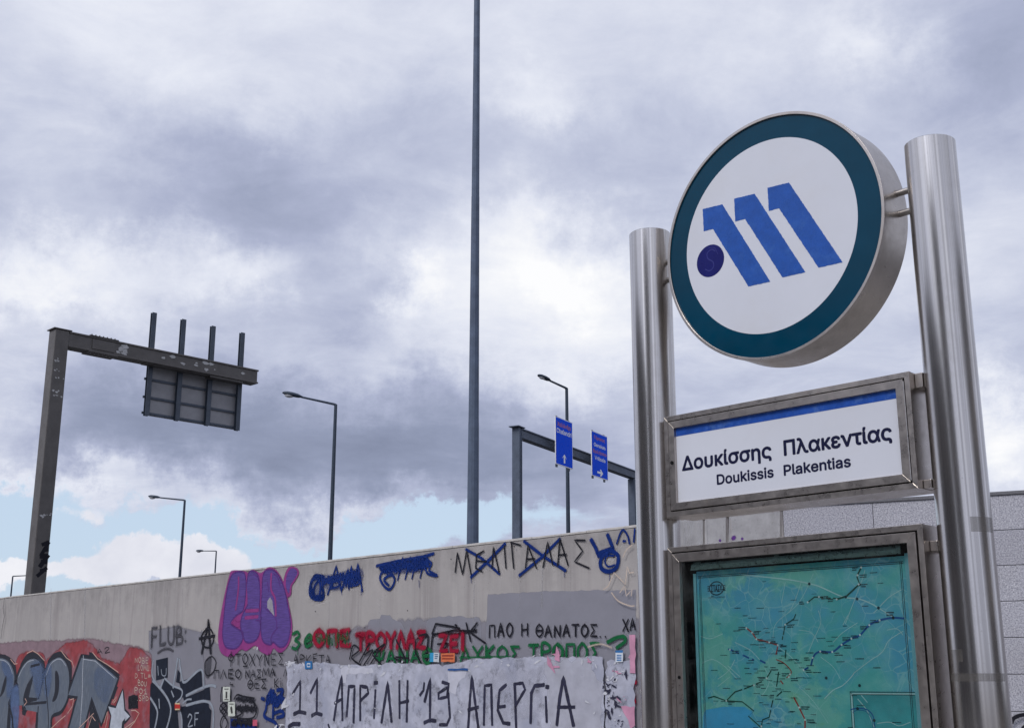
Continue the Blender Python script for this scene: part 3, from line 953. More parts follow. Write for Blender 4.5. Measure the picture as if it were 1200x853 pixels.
p.stroke(z1f((400, 400), (415, 560), (430, 760), (425, 900)), 1.6, .4, True)
p.stroke(z1f((215, 640), (410, 622)), 2.4, .3)
p.stroke(z1f((340, 660), (330, 853)), 1.8, .3)
p.stroke(z1f((85, 660), (110, 760), (120, 900)), 3.2, .3)
p.fill(z1f((195, 700), (235, 700), (225, 740), (200, 730)), .5)
done(p, 'mural_inner_lines', 'outline')
p = Paint()
for q in (((240, 190), (290, 165), (340, 195), (395, 255)), ((540, 165), (590, 230), (640, 265), (655, 315)), ((95, 240), (130, 285), (155, 280)), ((620, 600), (655, 590), (640, 660), (600, 720)), ((455, 853), (520, 790), (580, 740)), ((225, 590), (240, 620), (215, 650)), ((700, 850), (790, 760), (830, 720))):
    p.stroke(z1f(*q), .9, .3)
for q in (((65, 180), (110, 235), (200, 290), (292, 355)), ((405, 690), (440, 688), (475, 715), (440, 780), (345, 848)), ((440, 785), (385, 848)), ((240, 620), (275, 565), (270, 600), (250, 625)), ((165, 800), (195, 700), (200, 740), (180, 840)), ((25, 848), (60, 740), (90, 780))):
    p.stroke(z2f(*q), .9, .3)
done(p, 'mural_highlight_lines', 'cream')
p = Paint()
p.stroke([(98, 768), (97, 790), (96.5, 815), (94, 850)], 1.8, .6, True, a=.7)
for q in (((165, 400), (205, 320), (250, 265), (300, 250)), ((412, 380), (448, 290), (500, 246), (545, 246), (584, 300)), ((-20, 246), (40, 254), (85, 296), (112, 370))):
    p.stroke(z1f(*q), .8, .5, True, a=.8)
p.stroke(z5f((410, 512), (470, 522), (566, 606)), .8, .5, a=.8)
done(p, 'mural_pale_edges', 'pale')
p = Paint()
p.stroke(z2f((205, 655), (270, 672), (330, 515), (345, 692), (392, 742), (335, 800), (325, 900)), 4.5, .2)
p.stroke(z2f((205, 655), (232, 735), (205, 900)), 4.5, .2)
done(p, 'star_outline', 'outline')
p = Paint()
p.fill(z2f((205, 655), (270, 672), (330, 515), (345, 692), (392, 742), (335, 800), (325, 930), (205, 930), (232, 735)), .5)
done(p, 'painted_star', 'pale')
p = Paint()
scribble(p, z2f((385, 560), (460, 560), (462, 670), (385, 672)), 26, 2.2, .3)
p.fill(z2f((383, 562), (464, 556), (466, 668), (380, 674)), .6, rag=.01)
write(p, 'Α2', 114, 766, 129, 764, 6, .8, .5)
done(p, 'black_block', 'ink')
p = Paint()
for i, (s, a, b) in enumerate((('ΝΟΒΕ', 158.5, 174), ('LΟΜU:', 162, 177), ('D.ΤL=', 158.5, 177), ('.ΒΟU', 160, 172), ('ΡΟ1', 158, 172.5), ('.SΡD', 161, 174.5))):
    y0 = 776 + i * 8.9
    write(p, s, a, y0, b, y0 + .8, 6.0, .75, .4, .12)
done(p, 'small_writing', 'yellow')

# --- black piece with pale lines
p = Paint()
p.fill(z2f((588, 450), (660, 520), (740, 640), (748, 760), (700, 1000), (580, 1000), (574, 560)), .8, True)
p.fill(z2f((690, 415), (780, 490), (850, 500), (858, 570), (800, 640), (812, 700), (835, 1000), (715, 1000), (760, 720), (735, 600), (672, 520)), .8)
p.fill(z2f((828, 440), (920, 410), (1022, 335), (1030, 475), (900, 540), (895, 590), (870, 600), (850, 520)), .8)
p.fill(z2f((895, 575), (1092, 490), (1092, 590), (890, 640)), .7)
p.fill(z2f((845, 660), (1050, 625), (1110, 690), (1090, 1000), (862, 1000)), .8)
p.fill(z2f((625, 250), (727, 226), (726, 400), (625, 425)), .5)
p.fill(z2f((815, 330), (835, 360), (830, 450), (800, 440)), .5)
p.fill([(240, 804), (246, 805), (247, 820), (240, 819)], .5)
p.fill([(240, 823), (245, 824), (247, 850), (240, 853)], .5)
done(p, 'black_lettering', 'navy')
p = Paint()
for q, w in ((((575, 580), (632, 680), (632, 760), (600, 900)), 2.6), (((598, 430), (700, 545), (752, 660), (740, 770), (700, 900)), 2.6), (((700, 408), (770, 470), (850, 510), (845, 575), (800, 620), (800, 640)), 2.0),
             (((830, 680), (850, 760), (852, 900)), 2.2), (((890, 560), (1000, 505), (1100, 470), (1150, 480)), 2.6), (((890, 645), (1040, 608), (1110, 640), (1130, 740), (1120, 900)), 2.6), (((860, 625), (900, 595), (935, 592)), 1.8),
             (((815, 230), (800, 330), (775, 490)), 2.6), (((830, 240), (850, 390), (882, 440), (1020, 330), (1045, 480)), 2.6), (((600, 250), (590, 380), (640, 470)), 2.0), (((650, 590), (655, 670)), 1.6), (((760, 520), (780, 570)), 1.8),
             (((640, 300), (645, 380)), 1.2), (((670, 330), (680, 380), (710, 380), (715, 320)), 1.0), (((690, 420), (660, 500)), 2.8)):
    p.stroke(z2f(*q), w, .3, True)
write(p, '2F', 220.5, 850.5, 234, 849.5, 14, 1.3, .3, .05)
done(p, 'pale_lines', 'grey')
p = Paint()
p.halo = 0.35
write(p, 'FLUΒ:', 177.5, 757, 220, 753, 22, 3.0, .8, .04, .18, h1=18)
p.stroke(z2f((640, 185), (690, 155), (740, 150), (775, 170)), 2.2, .9, True)
p.stroke(z2f((580, 150), (590, 20)), 2, .9, a=.8)
p.fill(z2f((1060, 330), (1080, 250), (1105, 240), (1090, 380), (1070, 385)), 4, True, a=.8)
done(p, 'soft_grey_tag', 'haze')
p = Paint()
p.halo = 0.3
p.stroke([(237, 765), (240.5, 748), (245, 731)], 3.4, .4)
p.stroke([(245, 730), (246, 748), (247.5, 765)], 3.4, .4)
p.stroke([(234, 748), (252, 744.5)], 2.6, .4)
p.stroke([(242, 737), (236.5, 745), (238.5, 756), (246, 758), (251, 749), (248, 738), (242, 736)], 1.8, .4, True)
p.stroke([(244.5, 726), (245, 736)], 3.4, .9, a=.8)
p.stroke(z2f((1105, 220), (1060, 260), (1055, 340), (1080, 385), (1130, 350), (1152, 270), (1130, 225), (1105, 220)), 1.2, .3, True)
done(p, 'encircled_letter', 'ink')

# --- violet bubble piece
z3f = zt(250, 655, 7.11)
p = Paint()
p.fill(z3f((170, 100), (270, 108), (285, 120), (335, 95), (398, 122), (468, 75), (535, 108), (592, 220), (632, 400), (657, 560), (632, 700), (562, 772), (505, 735), (470, 790), (400, 762), (352, 712), (280, 755), (232, 745), (160, 805), (70, 770), (48, 620), (88, 360), (140, 140)), 2.0, True)
p.fill(z3f((650, 68), (700, 80), (712, 122), (680, 182), (655, 222), (648, 290), (618, 308), (588, 240), (598, 150), (620, 90)), 1.6, True)
done(p, 'magenta_base', 'pink')
p = Paint()
p.fill(z3f((185, 112), (258, 112), (276, 200), (270, 330), (250, 430), (195, 470), (150, 530), (190, 570), (250, 612), (240, 690), (190, 742), (112, 732), (82, 640), (92, 480), (112, 300), (145, 160)), 1.0, True)
p.fill(z3f((300, 112), (340, 102), (382, 150), (394, 300), (388, 395), (400, 520), (380, 640), (330, 690), (268, 680), (232, 560), (245, 470), (290, 380), (284, 200)), 1.0, True)
p.fill(z3f((420, 130), (468, 88), (528, 112), (588, 220), (628, 400), (648, 560), (618, 700), (560, 732), (505, 692), (480, 712), (420, 682), (400, 560), (408, 300)), 1.0, True)
p.fill(z3f((652, 82), (692, 92), (700, 122), (672, 172), (645, 215), (632, 280), (612, 220), (618, 140)), 1.0, True)
done(p, 'violet_letters', 'purple')
p = Paint()
p.stroke(z3f((215, 150), (212, 260), (190, 420)), 2.6, .4, True)
p.stroke(z3f((488, 120), (485, 250), (518, 330), (525, 470)), 2.8, .4, True)
p.stroke(z3f((275, 430), (380, 425)), 3.4, .3)
p.stroke(z3f((270, 488), (375, 478)), 3.4, .3)
p.stroke(z3f((175, 520), (200, 545), (225, 540)), 5, .4, True)
done(p, 'magenta_lines', 'pink')
p = Paint()
for q in (((340, 125), (370, 145), (388, 190)), ((505, 120), (540, 150), (560, 220)), ((457, 195), (466, 270)), ((360, 508), (385, 510), (398, 540)), ((440, 410), (500, 460), (530, 510), (532, 565))):
    p.stroke(z3f(*q), 1.3, .4, True)
for q in (((185, 112), (258, 112), (276, 200), (270, 330), (250, 430), (195, 470), (150, 530), (190, 570), (250, 612), (240, 690), (190, 742), (112, 732), (82, 640), (92, 480), (112, 300), (145, 160), (185, 112)),
          ((284, 200), (300, 112), (340, 102), (382, 150), (394, 300), (388, 395), (400, 520), (380, 640), (330, 690), (268, 680), (232, 560), (245, 470), (290, 380)),
          ((408, 300), (420, 130), (468, 88), (528, 112), (588, 220), (628, 400), (648, 560), (618, 700), (560, 732), (505, 692), (480, 712), (420, 682), (400, 560), (408, 300)), ((540, 570), (490, 640), (490, 700))):
    p.stroke(z3f(*q), 1.6, .8, True, a=.8)
done(p, 'violet_lines', 'violetline')
p = Paint()
p.fill(z3f((478, 318), (496, 350), (502, 410), (512, 472), (455, 402), (455, 352)), .7)
done(p, 'bare_opening', 'light')

# --- blue scrawls along the top
z5b = zt(340, 640, 5.685)
p = Paint()
p.halo = 0.22
for k in range(4):
    p.stroke(z5b((225, 200 + 8 * k), (170, 195 + 6 * k), (140, 250), (135 + 8 * k, 320), (170, 352 - 6 * k), (225, 345 - 8 * k), (215, 270)), 3.0, .35, True)
p.stroke(z5b((195, 230), (165, 270), (165, 330), (195, 330), (205, 270), (195, 230)), 2.6, .35, True)
p.fill(z5b((215, 205), (300, 185), (470, 150), (478, 230), (400, 262), (300, 290), (225, 262)), 3, True, a=.42)
p.fill(z5b((160, 230), (215, 205), (225, 330), (180, 345), (145, 300)), 3, True, a=.4)
scribble(p, z5b((215, 190), (480, 140), (480, 280), (215, 270)), 34, 2.2, .35)
scribble(p, z5b((250, 200), (470, 160), (470, 220), (250, 240)), 34, 2.6, .35)
p.stroke(z5b((255, 320), (310, 130), (345, 300), (390, 150), (395, 290), (410, 130), (430, 260), (455, 115), (485, 300)), 2.2, .3)
for q in (((230, 250), (300, 200), (330, 260), (270, 280)), ((380, 240), (440, 200), (460, 250), (400, 265))):
    p.stroke(z5b(*q), 2.0, .3, True)
p.fill(z5b((600, 130), (740, 98), (900, 75), (930, 110), (880, 160), (740, 175), (650, 185)), 3, True, a=.5)
scribble(p, z5b((585, 125), (930, 60), (930, 150), (640, 190)), 44, 2.6, .35)
scribble(p, z5b((640, 120), (930, 75), (930, 150), (640, 170)), 44, 3.0, .35)
p.stroke(z5b((580, 130), (740, 95), (880, 70), (960, 48)), 3.0, .3, True)
p.stroke(z5b((620, 165), (602, 210), (630, 265), (670, 285), (700, 230), (680, 190), (630, 220), (660, 260)), 2.8, .35, True)
for x_ in (720, 770, 815, 870):
    p.stroke(z5b((x_ + 35, 60 + (870 - x_) * .1), (x_, 225 - (x_ - 720) * .1)), 1.8, .3)
p.stroke(z5b((900, 120), (920, 180), (985, 195), (930, 160), (945, 110), (890, 90)), 2.6, .3, True)
z7f = zt(520, 610, 5.217)
for q, w in ((((140, 175), (230, 225), (345, 325)), 2.8), (((380, 140), (280, 240), (170, 345)), 3.2), (((495, 125), (610, 215), (750, 305)), 3.2), (((715, 110), (600, 225), (465, 335)), 3.0)):
    p.stroke(z7f(*q), w, .35)
p.stroke(z7f((905, 115), (935, 170), (950, 215), (1000, 185), (1040, 170), (1005, 85)), 4.2, .25)
p.stroke(z7f((955, 205), (1035, 175)), 6, .25)
p.stroke(z7f((1020, 185), (970, 225), (965, 285), (1010, 310), (1060, 285), (1070, 215), (1030, 185), (1020, 185)), 4.2, .25, True)
p.stroke(z7f((1045, 215), (1005, 215), (990, 250), (1010, 280), (1050, 270)), 1.9, .3, True)
p.stroke(z7f((1062, 140), (1085, 75), (1105, 58), (1130, 95), (1140, 140)), 2.2, .3, True)
p.stroke(z7f((1100, 125), (1115, 125)), 2.2, .3)
p.stroke(z7f((1172, 50), (1166, 130)), 2.2, .3)
z4f = zt(240, 755, 7.5)
for q in (((590, 395), (555, 470), (545, 560), (530, 630), (620, 680), (650, 735)), ((610, 400), (605, 640)), ((640, 400), (690, 395), (680, 440), (640, 470), (660, 510), (640, 540)), ((700, 470), (725, 560), (725, 720)), ((505, 470), (530, 480)), ((620, 600), (680, 580), (700, 620), (640, 640))):
    p.stroke(z4f(*q), 3.4, .25, True)
scribble(p, z4f((560, 400), (610, 400), (600, 520), (545, 540)), 14, 2.6)
scribble(p, z4f((615, 420), (690, 400), (700, 520), (620, 560)), 14, 2.0)
p.fill(z4f((232, 650), (300, 655), (440, 690), (465, 735), (300, 850), (230, 850)), .6, a=.9)
for px, py, ln in ((384, 690, 8), (401, 688, 9), (424, 690, 7), (492, 680, 8), (553, 674, 9), (662, 668, 8), (715, 670, 10), (313, 838, 8)):
    p.stroke([(px, py), (px + .2, py + ln)], .8, .4, taper=.5)
done(p, 'blue_scrawl', 'blue')
# --- black slogan crossed out
p = Paint()
p.halo = 0.14
for q in (((75, 315), (88, 195), (120, 330), (145, 180), (172, 330)), ((250, 185), (205, 210), (200, 290), (240, 310)), ((205, 245), (265, 250)), ((300, 290), (308, 160), (345, 320)), ((375, 150), (385, 290)), ((418, 130), (432, 290)), ((415, 132), (475, 150)),
          ((505, 290), (520, 150), (572, 290)), ((512, 235), (560, 232)), ((612, 285), (640, 130), (672, 270)), ((702, 275), (715, 110), (765, 272)), ((708, 210), (755, 205)), ((870, 120), (805, 118), (855, 185), (805, 250), (895, 290))):
    p.stroke(z7f(*q), 1.7, .3)
write(p, 'ΠΑΟ', 574, 746.5, 602, 745, 15, 1.8, .25, .05, .3)
write(p, 'Η', 611.5, 744.5, 620.5, 744, 14, 1.8, .25, .03)
write(p, 'ΘΑΝΑΤΟΣ..', 629, 745.5, 713, 746, 14, 1.8, .25, .06, .25)
write(p, 'ΧΑ', 731, 739, 746, 738, 14, 1.6, .25, .05, .25)
z8f = zt(490, 710, 4.615)
for q in (((80, 150), (100, 95), (190, 110), (230, 120)), ((85, 155), (200, 130), (320, 135)), ((90, 150), (220, 150), (320, 128)), ((265, 90), (290, 190)), ((325, 90), (285, 140), (370, 200)), ((205, 100), (215, 105)), ((85, 145), (75, 230)), ((60, 160), (0, 175)), ((60, 165), (50, 300)), ((110, 205), (170, 200), (130, 260))):
    p.stroke(z8f(*q), 1.9, .3)
done(p, 'black_slogan', 'ink')
# --- green and red lettering
p = Paint()
p.halo = 0.14
write(p, '3e', 343, 760, 368, 757, 19, 3.2, .3, .03, .25)
write(p, 'ΨΑΝΑΘ', 440, 779, 508, 777, 17, 3.0, .35, .06, .2)
write(p, 'ΛΥΚΟΣ', 541, 775, 610, 774, 17, 3.0, .35, .05, .2)
write(p, 'ΤΡΟΠΟΣ', 621, 773, 704, 776, 18, 3.2, .35, .05, .2, h1=24)
p.stroke(z8f((1030, 195), (1080, 170), (1120, 165), (1125, 190), (1080, 225)), 3.6, .3, True)
p.stroke([(540, 770), (600, 769)], 2.0, .4, a=.7)
for px, py, ln in ((350, 760, 7), (556, 776, 6), (598, 775, 7), (640, 774, 8), (690, 776, 6)):
    p.stroke([(px, py), (px + .2, py + ln)], .9, .4, taper=.5)
done(p, 'green_lettering', 'green')
p = Paint()
p.halo = 0.3
write(p, 'ΟΠΕ', 369, 757, 412, 756, 19, 4.8, .6, .05, .2)
write(p, 'ΤΡΟΥΛΑΣ', 419, 761, 500, 758, 18, 4.6, .55, .05, .14, h1=20)
write(p, 'ΖΕΙ', 516, 763, 546, 761, 18, 4.8, .55, .05, .2)
for px, py in ((376, 745), (402, 742), (424, 744), (494, 742)):
    p.stroke([(px - 3, py), (px + 3, py + 4)], 9, 1.0, a=.45)
p.stroke(z8f((1165, 415), (1185, 410)), 4, .4)
p.stroke(z8f((1168, 470), (1178, 520)), 4, .4)
done(p, 'red_lettering', 'crimson')
p = Paint()
scribble(p, [(372, 742), (412, 738), (412, 757), (372, 758)], 26, 2.0, .6, a=.55)
done(p, 'green_overspray', 'green')
p = Paint()
for q in (((405, 750), (430, 660), (470, 690), (420, 740), (480, 790)), ((470, 770), (540, 640), (500, 720), (560, 690), (500, 790)), ((540, 790), (600, 690), (560, 720), (620, 790)), ((600, 700), (640, 650), (580, 690)), ((715, 735), (800, 745)), ((870, 595), (925, 590), (920, 690)), ((850, 620), (845, 700), (890, 790)), ((715, 620), (780, 770), (700, 740))):
    p.stroke(z5b(*q), 1.7, .3, True)
write(p, 'ΦΤΩΧΥΝΕΣ', 269, 779, 334, 779, 13, 1.15, .3, .09, .25)
write(p, 'ΑΡΚΕΤΑ', 345.5, 778, 389, 777, 11, 1.0, .3, .1, .25)
write(p, 'ΠΛΕΟ', 252, 795, 284, 794, 9.5, 1.2, .3, .08, .2)
write(p, 'ΝΑΣΜΑ', 289, 794, 324, 792, 9.5, 1.2, .3, .08, .2)
write(p, 'Λ.', 334, 792, 341, 791, 8, 1.1, .3, .08, .2)
write(p, 'ΘΕΣ', 292, 807, 314, 806, 11, 1.2, .3, .08, .2)
write(p, 'Κi', 323, 805, 332, 804, 10, 1.1, .3, .08, .2)
for q in (((165, 375), (155, 440), (155, 500)), ((160, 380), (200, 372)), ((180, 510), (145, 560), (180, 610), (210, 560), (180, 510)), ((150, 530), (210, 600)), ((205, 530), (150, 590)), ((180, 625), (150, 690), (175, 760), (212, 690), (180, 625)), ((270, 480), (300, 440), (360, 455), (450, 470)), ((440, 500), (470, 560), (440, 640), (340, 650), (300, 640)), ((280, 640), (340, 600), (300, 560))):
    p.stroke(z4f(*q), 1.7, .3, True)
scribble(p, z4f((275, 450), (450, 470), (445, 510), (300, 500)), 26, 1.8)
scribble(p, z4f((290, 530), (460, 520), (465, 590), (300, 590)), 30, 2.0)
scribble(p, z4f((250, 650), (440, 650), (440, 720), (250, 720)), 30, 2.0)
p.stroke(z4f((240, 330), (235, 350), (262, 352)), 1.2, .3)
done(p, 'black_marker_notes', 'ink')

# --- pasted paper with painted strike date
p = Paint()
p.fill([(339, 785), (345, 779), (372, 776), (402, 779), (404, 783), (450, 780), (455, 776), (520, 780), (545, 776), (560, 772), (640, 771), (708, 770), (711, 905), (335, 905), (337, 840)], 1.3, rag=.012)
p.fill([(713, 774), (745, 772), (747, 905), (712, 905)], .5, rag=.02)
p.fill([(337, 780), (346, 777), (354, 781), (372, 780), (372, 785), (338, 788)], .4, rag=.012)
p.fill([(398, 781), (420, 779), (470, 779), (470, 785), (400, 787)], .4, rag=.014)
p.fill([(590, 774), (612, 771), (660, 770), (662, 777), (590, 779)], .4, rag=.014)
done(p, 'pasted_poster', 'poster')
p = Paint()
p.fill([(402, 781), (438, 782), (440, 788), (408, 790), (407, 800), (401, 800)], .4, rag=.012)
p.fill([(527, 784), (552, 784), (546, 792), (540, 800), (536, 812), (527, 808)], .4, rag=.015)
p.fill([(640, 775), (690, 772), (706, 800), (706, 880), (650, 880)], 2, rag=.03, a=.55)
p.fill([(342, 842), (352, 840), (354, 845), (341, 846)], .4, rag=.01)
p.fill([(462, 792), (470, 792), (471, 880), (461, 880)], 1.5, rag=.02, a=.45)
p.fill([(345, 786), (376, 782), (380, 850), (344, 850)], 3, rag=.03, a=.35)
p.fill([(570, 785), (640, 785), (640, 840), (572, 845)], 3, rag=.03, a=.3)
done(p, 'poster_layer', 'poster2')
p = Paint()
write(p, '1', 345, 835, 360, 834, 37, 3.2, .2, .02)
write(p, '1', 366, 836.5, 379, 835.5, 40, 3.2, .2, .02)
z6f = zt(330, 760, 6.0)
for q, w in ((((380, 500), (405, 330), (435, 190), (440, 500)), 3.2), (((385, 380), (440, 350)), 3.0), (((470, 470), (485, 265), (525, 262), (518, 515)), 3.4), (((565, 500), (565, 260), (615, 270), (622, 310), (570, 360)), 3.2), (((672, 290), (662, 485)), 3.0), (((665, 238), (685, 238)), 3.6),
             (((715, 515), (758, 235), (785, 510)), 3.6), (((840, 225), (842, 485)), 3.0), (((898, 225), (892, 510)), 3.2), (((842, 380), (905, 365)), 2.8), (((1015, 240), (1010, 290), (985, 325)), 2.8), (((1018, 370), (1058, 210), (1055, 510)), 3.4), (((1015, 518), (1055, 500), (1095, 505)), 3.6)):
    p.stroke(z6f(*q), w, .2, jit=.12)
for q, w in ((((165, 440), (120, 470), (120, 500), (165, 490), (175, 420), (140, 410)), 3.0), (((172, 470), (182, 600), (165, 640), (125, 640)), 3.2), (((280, 660), (290, 500), (300, 380), (335, 655)), 3.4), (((280, 560), (335, 545)), 3.2), (((365, 640), (370, 430), (405, 425), (410, 640)), 3.2),
             (((485, 425), (450, 455), (440, 560), (470, 630), (505, 635)), 3.4), (((440, 545), (480, 540)), 3.0), (((540, 655), (532, 420)), 3.4), (((532, 420), (575, 415), (588, 450), (535, 540)), 3.0), (((618, 630), (622, 470), (640, 430), (690, 425)), 3.6), (((700, 490), (705, 625)), 3.0), (((702, 435), (714, 437)), 4.0),
             (((760, 640), (775, 500), (795, 385), (850, 645)), 4.0), (((765, 545), (855, 545)), 3.4)):
    p.stroke(z8f(*q), w, .2, jit=.12)
p.stroke(z4f((760, 715), (790, 695), (850, 695)), 3.6, .3)
p.stroke(z6f((60, 545), (90, 528), (140, 530)), 3.4, .3)
p.stroke(z6f((340, 530), (350, 560)), 2.4, .3)
done(p, 'strike_date_lettering', 'brush')
# torn scraps
def scraps(mat, name, spots):
    p = Paint()
    for px, py, s, n in spots:
        for k in range(n):
            cx, cy = px + random.uniform(-s, s), py + random.uniform(-s, s) * .6
            m = random.randint(4, 6)
            r0 = random.choice((random.uniform(.4, 1.2), random.uniform(.5, 2.6)))
            st = random.uniform(.1, 1.9)
            an = random.uniform(0, 6.28)
            q = []
            for i in range(m):
                t = 6.283 * i / m
                rr = r0 * random.uniform(.45, 1.3)
                u, v = rr * math.cos(t) * (1 + st), rr * math.sin(t) * .7
                q.append((cx + u * math.cos(an) - v * math.sin(an), cy + u * math.sin(an) + v * math.cos(an)))
            p.fill(q, .15)
    done(p, name, mat)
scraps('paper', 'paper_scrap', [(340, 777, 5, 8), (350, 780, 8, 5), (380, 778, 10, 6), (410, 782, 8, 4), (440, 783, 12, 4), (480, 780, 14, 4), (560, 778, 12, 5), (590, 774, 12, 4), (640, 774, 14, 5), (690, 773, 12, 4), (722, 776, 8, 6), (720, 795, 7, 6), (716, 815, 6, 5), (724, 840, 7, 4), (336, 825, 4, 8), (344, 815, 5, 4), (420, 840, 50, 3), (560, 842, 60, 3), (660, 838, 40, 3), (330, 850, 5, 4), (305, 760, 3, 1), (728, 786, 5, 4)])
scraps('pinkpaper', 'pink_scrap', [(648, 778, 6, 6), (656, 768, 3, 4), (690, 774, 4, 2), (724, 787, 4, 3), (733, 817, 6, 3), (742, 770, 2, 4)])
scraps('brush', 'dark_scrap', [(717, 800, 9, 12), (722, 822, 9, 14), (715, 835, 7, 8), (735, 790, 5, 5), (716, 812, 8, 8), (725, 848, 8, 6)])
p = Paint()
p.fill([(740, 744), (747, 743.5), (747, 789), (741, 788)], .3, rag=.01)
p.fill(z8f((1110, 542), (1185, 540), (1182, 640), (1165, 660), (1150, 610)), .4, rag=.01)
p.fill(z8f((760, 215), (775, 250), (778, 300), (752, 290)), .4)
p.fill(z8f((710, 265), (735, 310), (755, 365), (712, 315)), .4)
done(p, 'pink_poster', 'pinkpaper')
p = Paint()
p.stroke(z7f((990, 422), (1020, 400), (1055, 318), (1125, 390), (1135, 280), (1150, 320), (1175, 315)), 1.2, .4)
p.stroke(z7f((1090, 440), (1120, 400), (1130, 460), (1165, 420), (1160, 460)), 1.2, .4)
p.stroke(z7f((1040, 440), (1080, 490), (1150, 520), (1180, 520)), 1.4, .5, True)
p.stroke(z7f((1110, 225), (1130, 180), (1165, 150)), 1.2, .5, True)
p.stroke(z8f((930, 220), (1000, 205), (1060, 225)), 2.0, .8, True, a=.7)
done(p, 'pale_tag', 'yellow')
# stickers
def sticker(x0, y0, x1, y1, color, mark=None, mcol=(.75, .75, .75)):
    key = 'sticker_%d' % len([k for k in M if k.startswith('sticker')])
    M[key] = paint(key.replace('_', '_paper_'), color, .6, .12, 20.0)
    p = Paint()
    p.fill([(x0, y0), (x1, y0), (x1, y1), (x0, y1)], .3, rag=.004)
    s = p.build('sticker', M[key], wall)
    if mark:
        q = Paint()
        for st, w in mark:
            q.stroke([(x0 + (x1 - x0) * a, y0 + (y1 - y0) * b) for a, b in st], w, .3)
        k2 = key + '_mark'
        M[k2] = paint(k2.replace('_', '_print_'), mcol, .6, .1)
        q.build('sticker_print', M[k2], s)
sticker(360, 774.5, 368.5, 783.5, (.02, .13, .33), [([(.3, .3), (.7, .3), (.7, .7), (.3, .7), (.3, .35)], 1.1)], (.6, .65, .7))
sticker(506.5, 764.5, 511, 775, (.04, .28, .50))
sticker(511, 764.5, 517, 775, (.52, .56, .60), [([(.2, .2), (.8, .2)], .8), ([(.2, .4), (.8, .4)], .8), ([(.2, .6), (.7, .6)], .8)], (.05, .1, .2))
sticker(519.5, 765, 535.5, 775, (.58, .16, .07), [([(.1, .3), (.9, .3)], 1.4), ([(.1, .65), (.9, .65)], 1.2)], (.25, .04, .03))
sticker(724, 762, 732.5, 775.5, (.55, .60, .66), [([(.05, .08), (.95, .08)], 2.2), ([(.2, .4), (.8, .4)], .9), ([(.2, .55), (.8, .55)], .9), ([(.2, .7), (.8, .7)], .9), ([(.2, .85), (.8, .85)], .9)], (.04, .17, .42))
sticker(264, 804.5, 272, 821, (.52, .55, .50), [([(.5, .4), (.5, .75)], 3.0), ([(.2, .15), (.8, .15)], .8), ([(.2, .9), (.8, .9)], .8)], (.05, .05, .05))
sticker(270, 822, 278, 838.5, (.52, .55, .50), [([(.45, .4), (.55, .75)], 3.0), ([(.2, .15), (.8, .15)], .8)], (.05, .05, .05))
sticker(207.5, 823.5, 213.5, 831, (.45, .035, .03), [([(.1, .05), (.9, .08)], 1.2), ([(.1, .95), (.9, .95)], 1.2)], (.6, .5, .3))
sticker(299, 843, 304, 850, (.52, .10, .16))
sticker(527.5, 783, 551, 785.2, (.03, .09, .26))
p = Paint()
p.fill([(786, 600), (826, 598), (826, 660), (786, 660)], 1)
p.fill([(829, 596), (853, 594), (853, 660), (829, 660)], .8)
p.fill([(857, 592), (916.5, 588), (916.5, 660), (857, 660)], .4)
for px in (797, 806, 812, 822):
    p.stroke([(px, 605), (px, 655)], 3, .9)
done(p, 'pale_wash', 'light')
# crack near the left joint and small spalls
p = Paint()
p.stroke([(7.5, 701), (6, 712), (7.5, 722), (5, 735), (3.5, 748)], .8, .3, jit=.3)
for px, py in ((480, 715), (531, 655), (605, 640), (372, 716), (430, 735)):
    p.stroke([(px, py), (px + .8, py + .6)], 1.0, .3)
done(p, 'hairline_crack', 'ink')
p = Paint()
for px, py, w in ((834, 640, 4), (846, 633, 2.5), (862, 630, 5), (872, 631, 2.5), (858, 640, 6)):
    p.stroke([(px, py), (px + 1, py + 1)], w, .5)
done(p, 'violet_specks', 'violetline')
# black loop on the granite wall
p = Paint(TWL)
p.stroke([(1186, 846), (1187.5, 842), (1192, 839), (1200, 837), (1208, 839), (1214, 846)], 3.6, .2, True)
p.stroke([(1197.5, 856), (1201, 851), (1207, 850)], 3.4, .2, True)
p.build('black_tag', PC['ink'], tw)
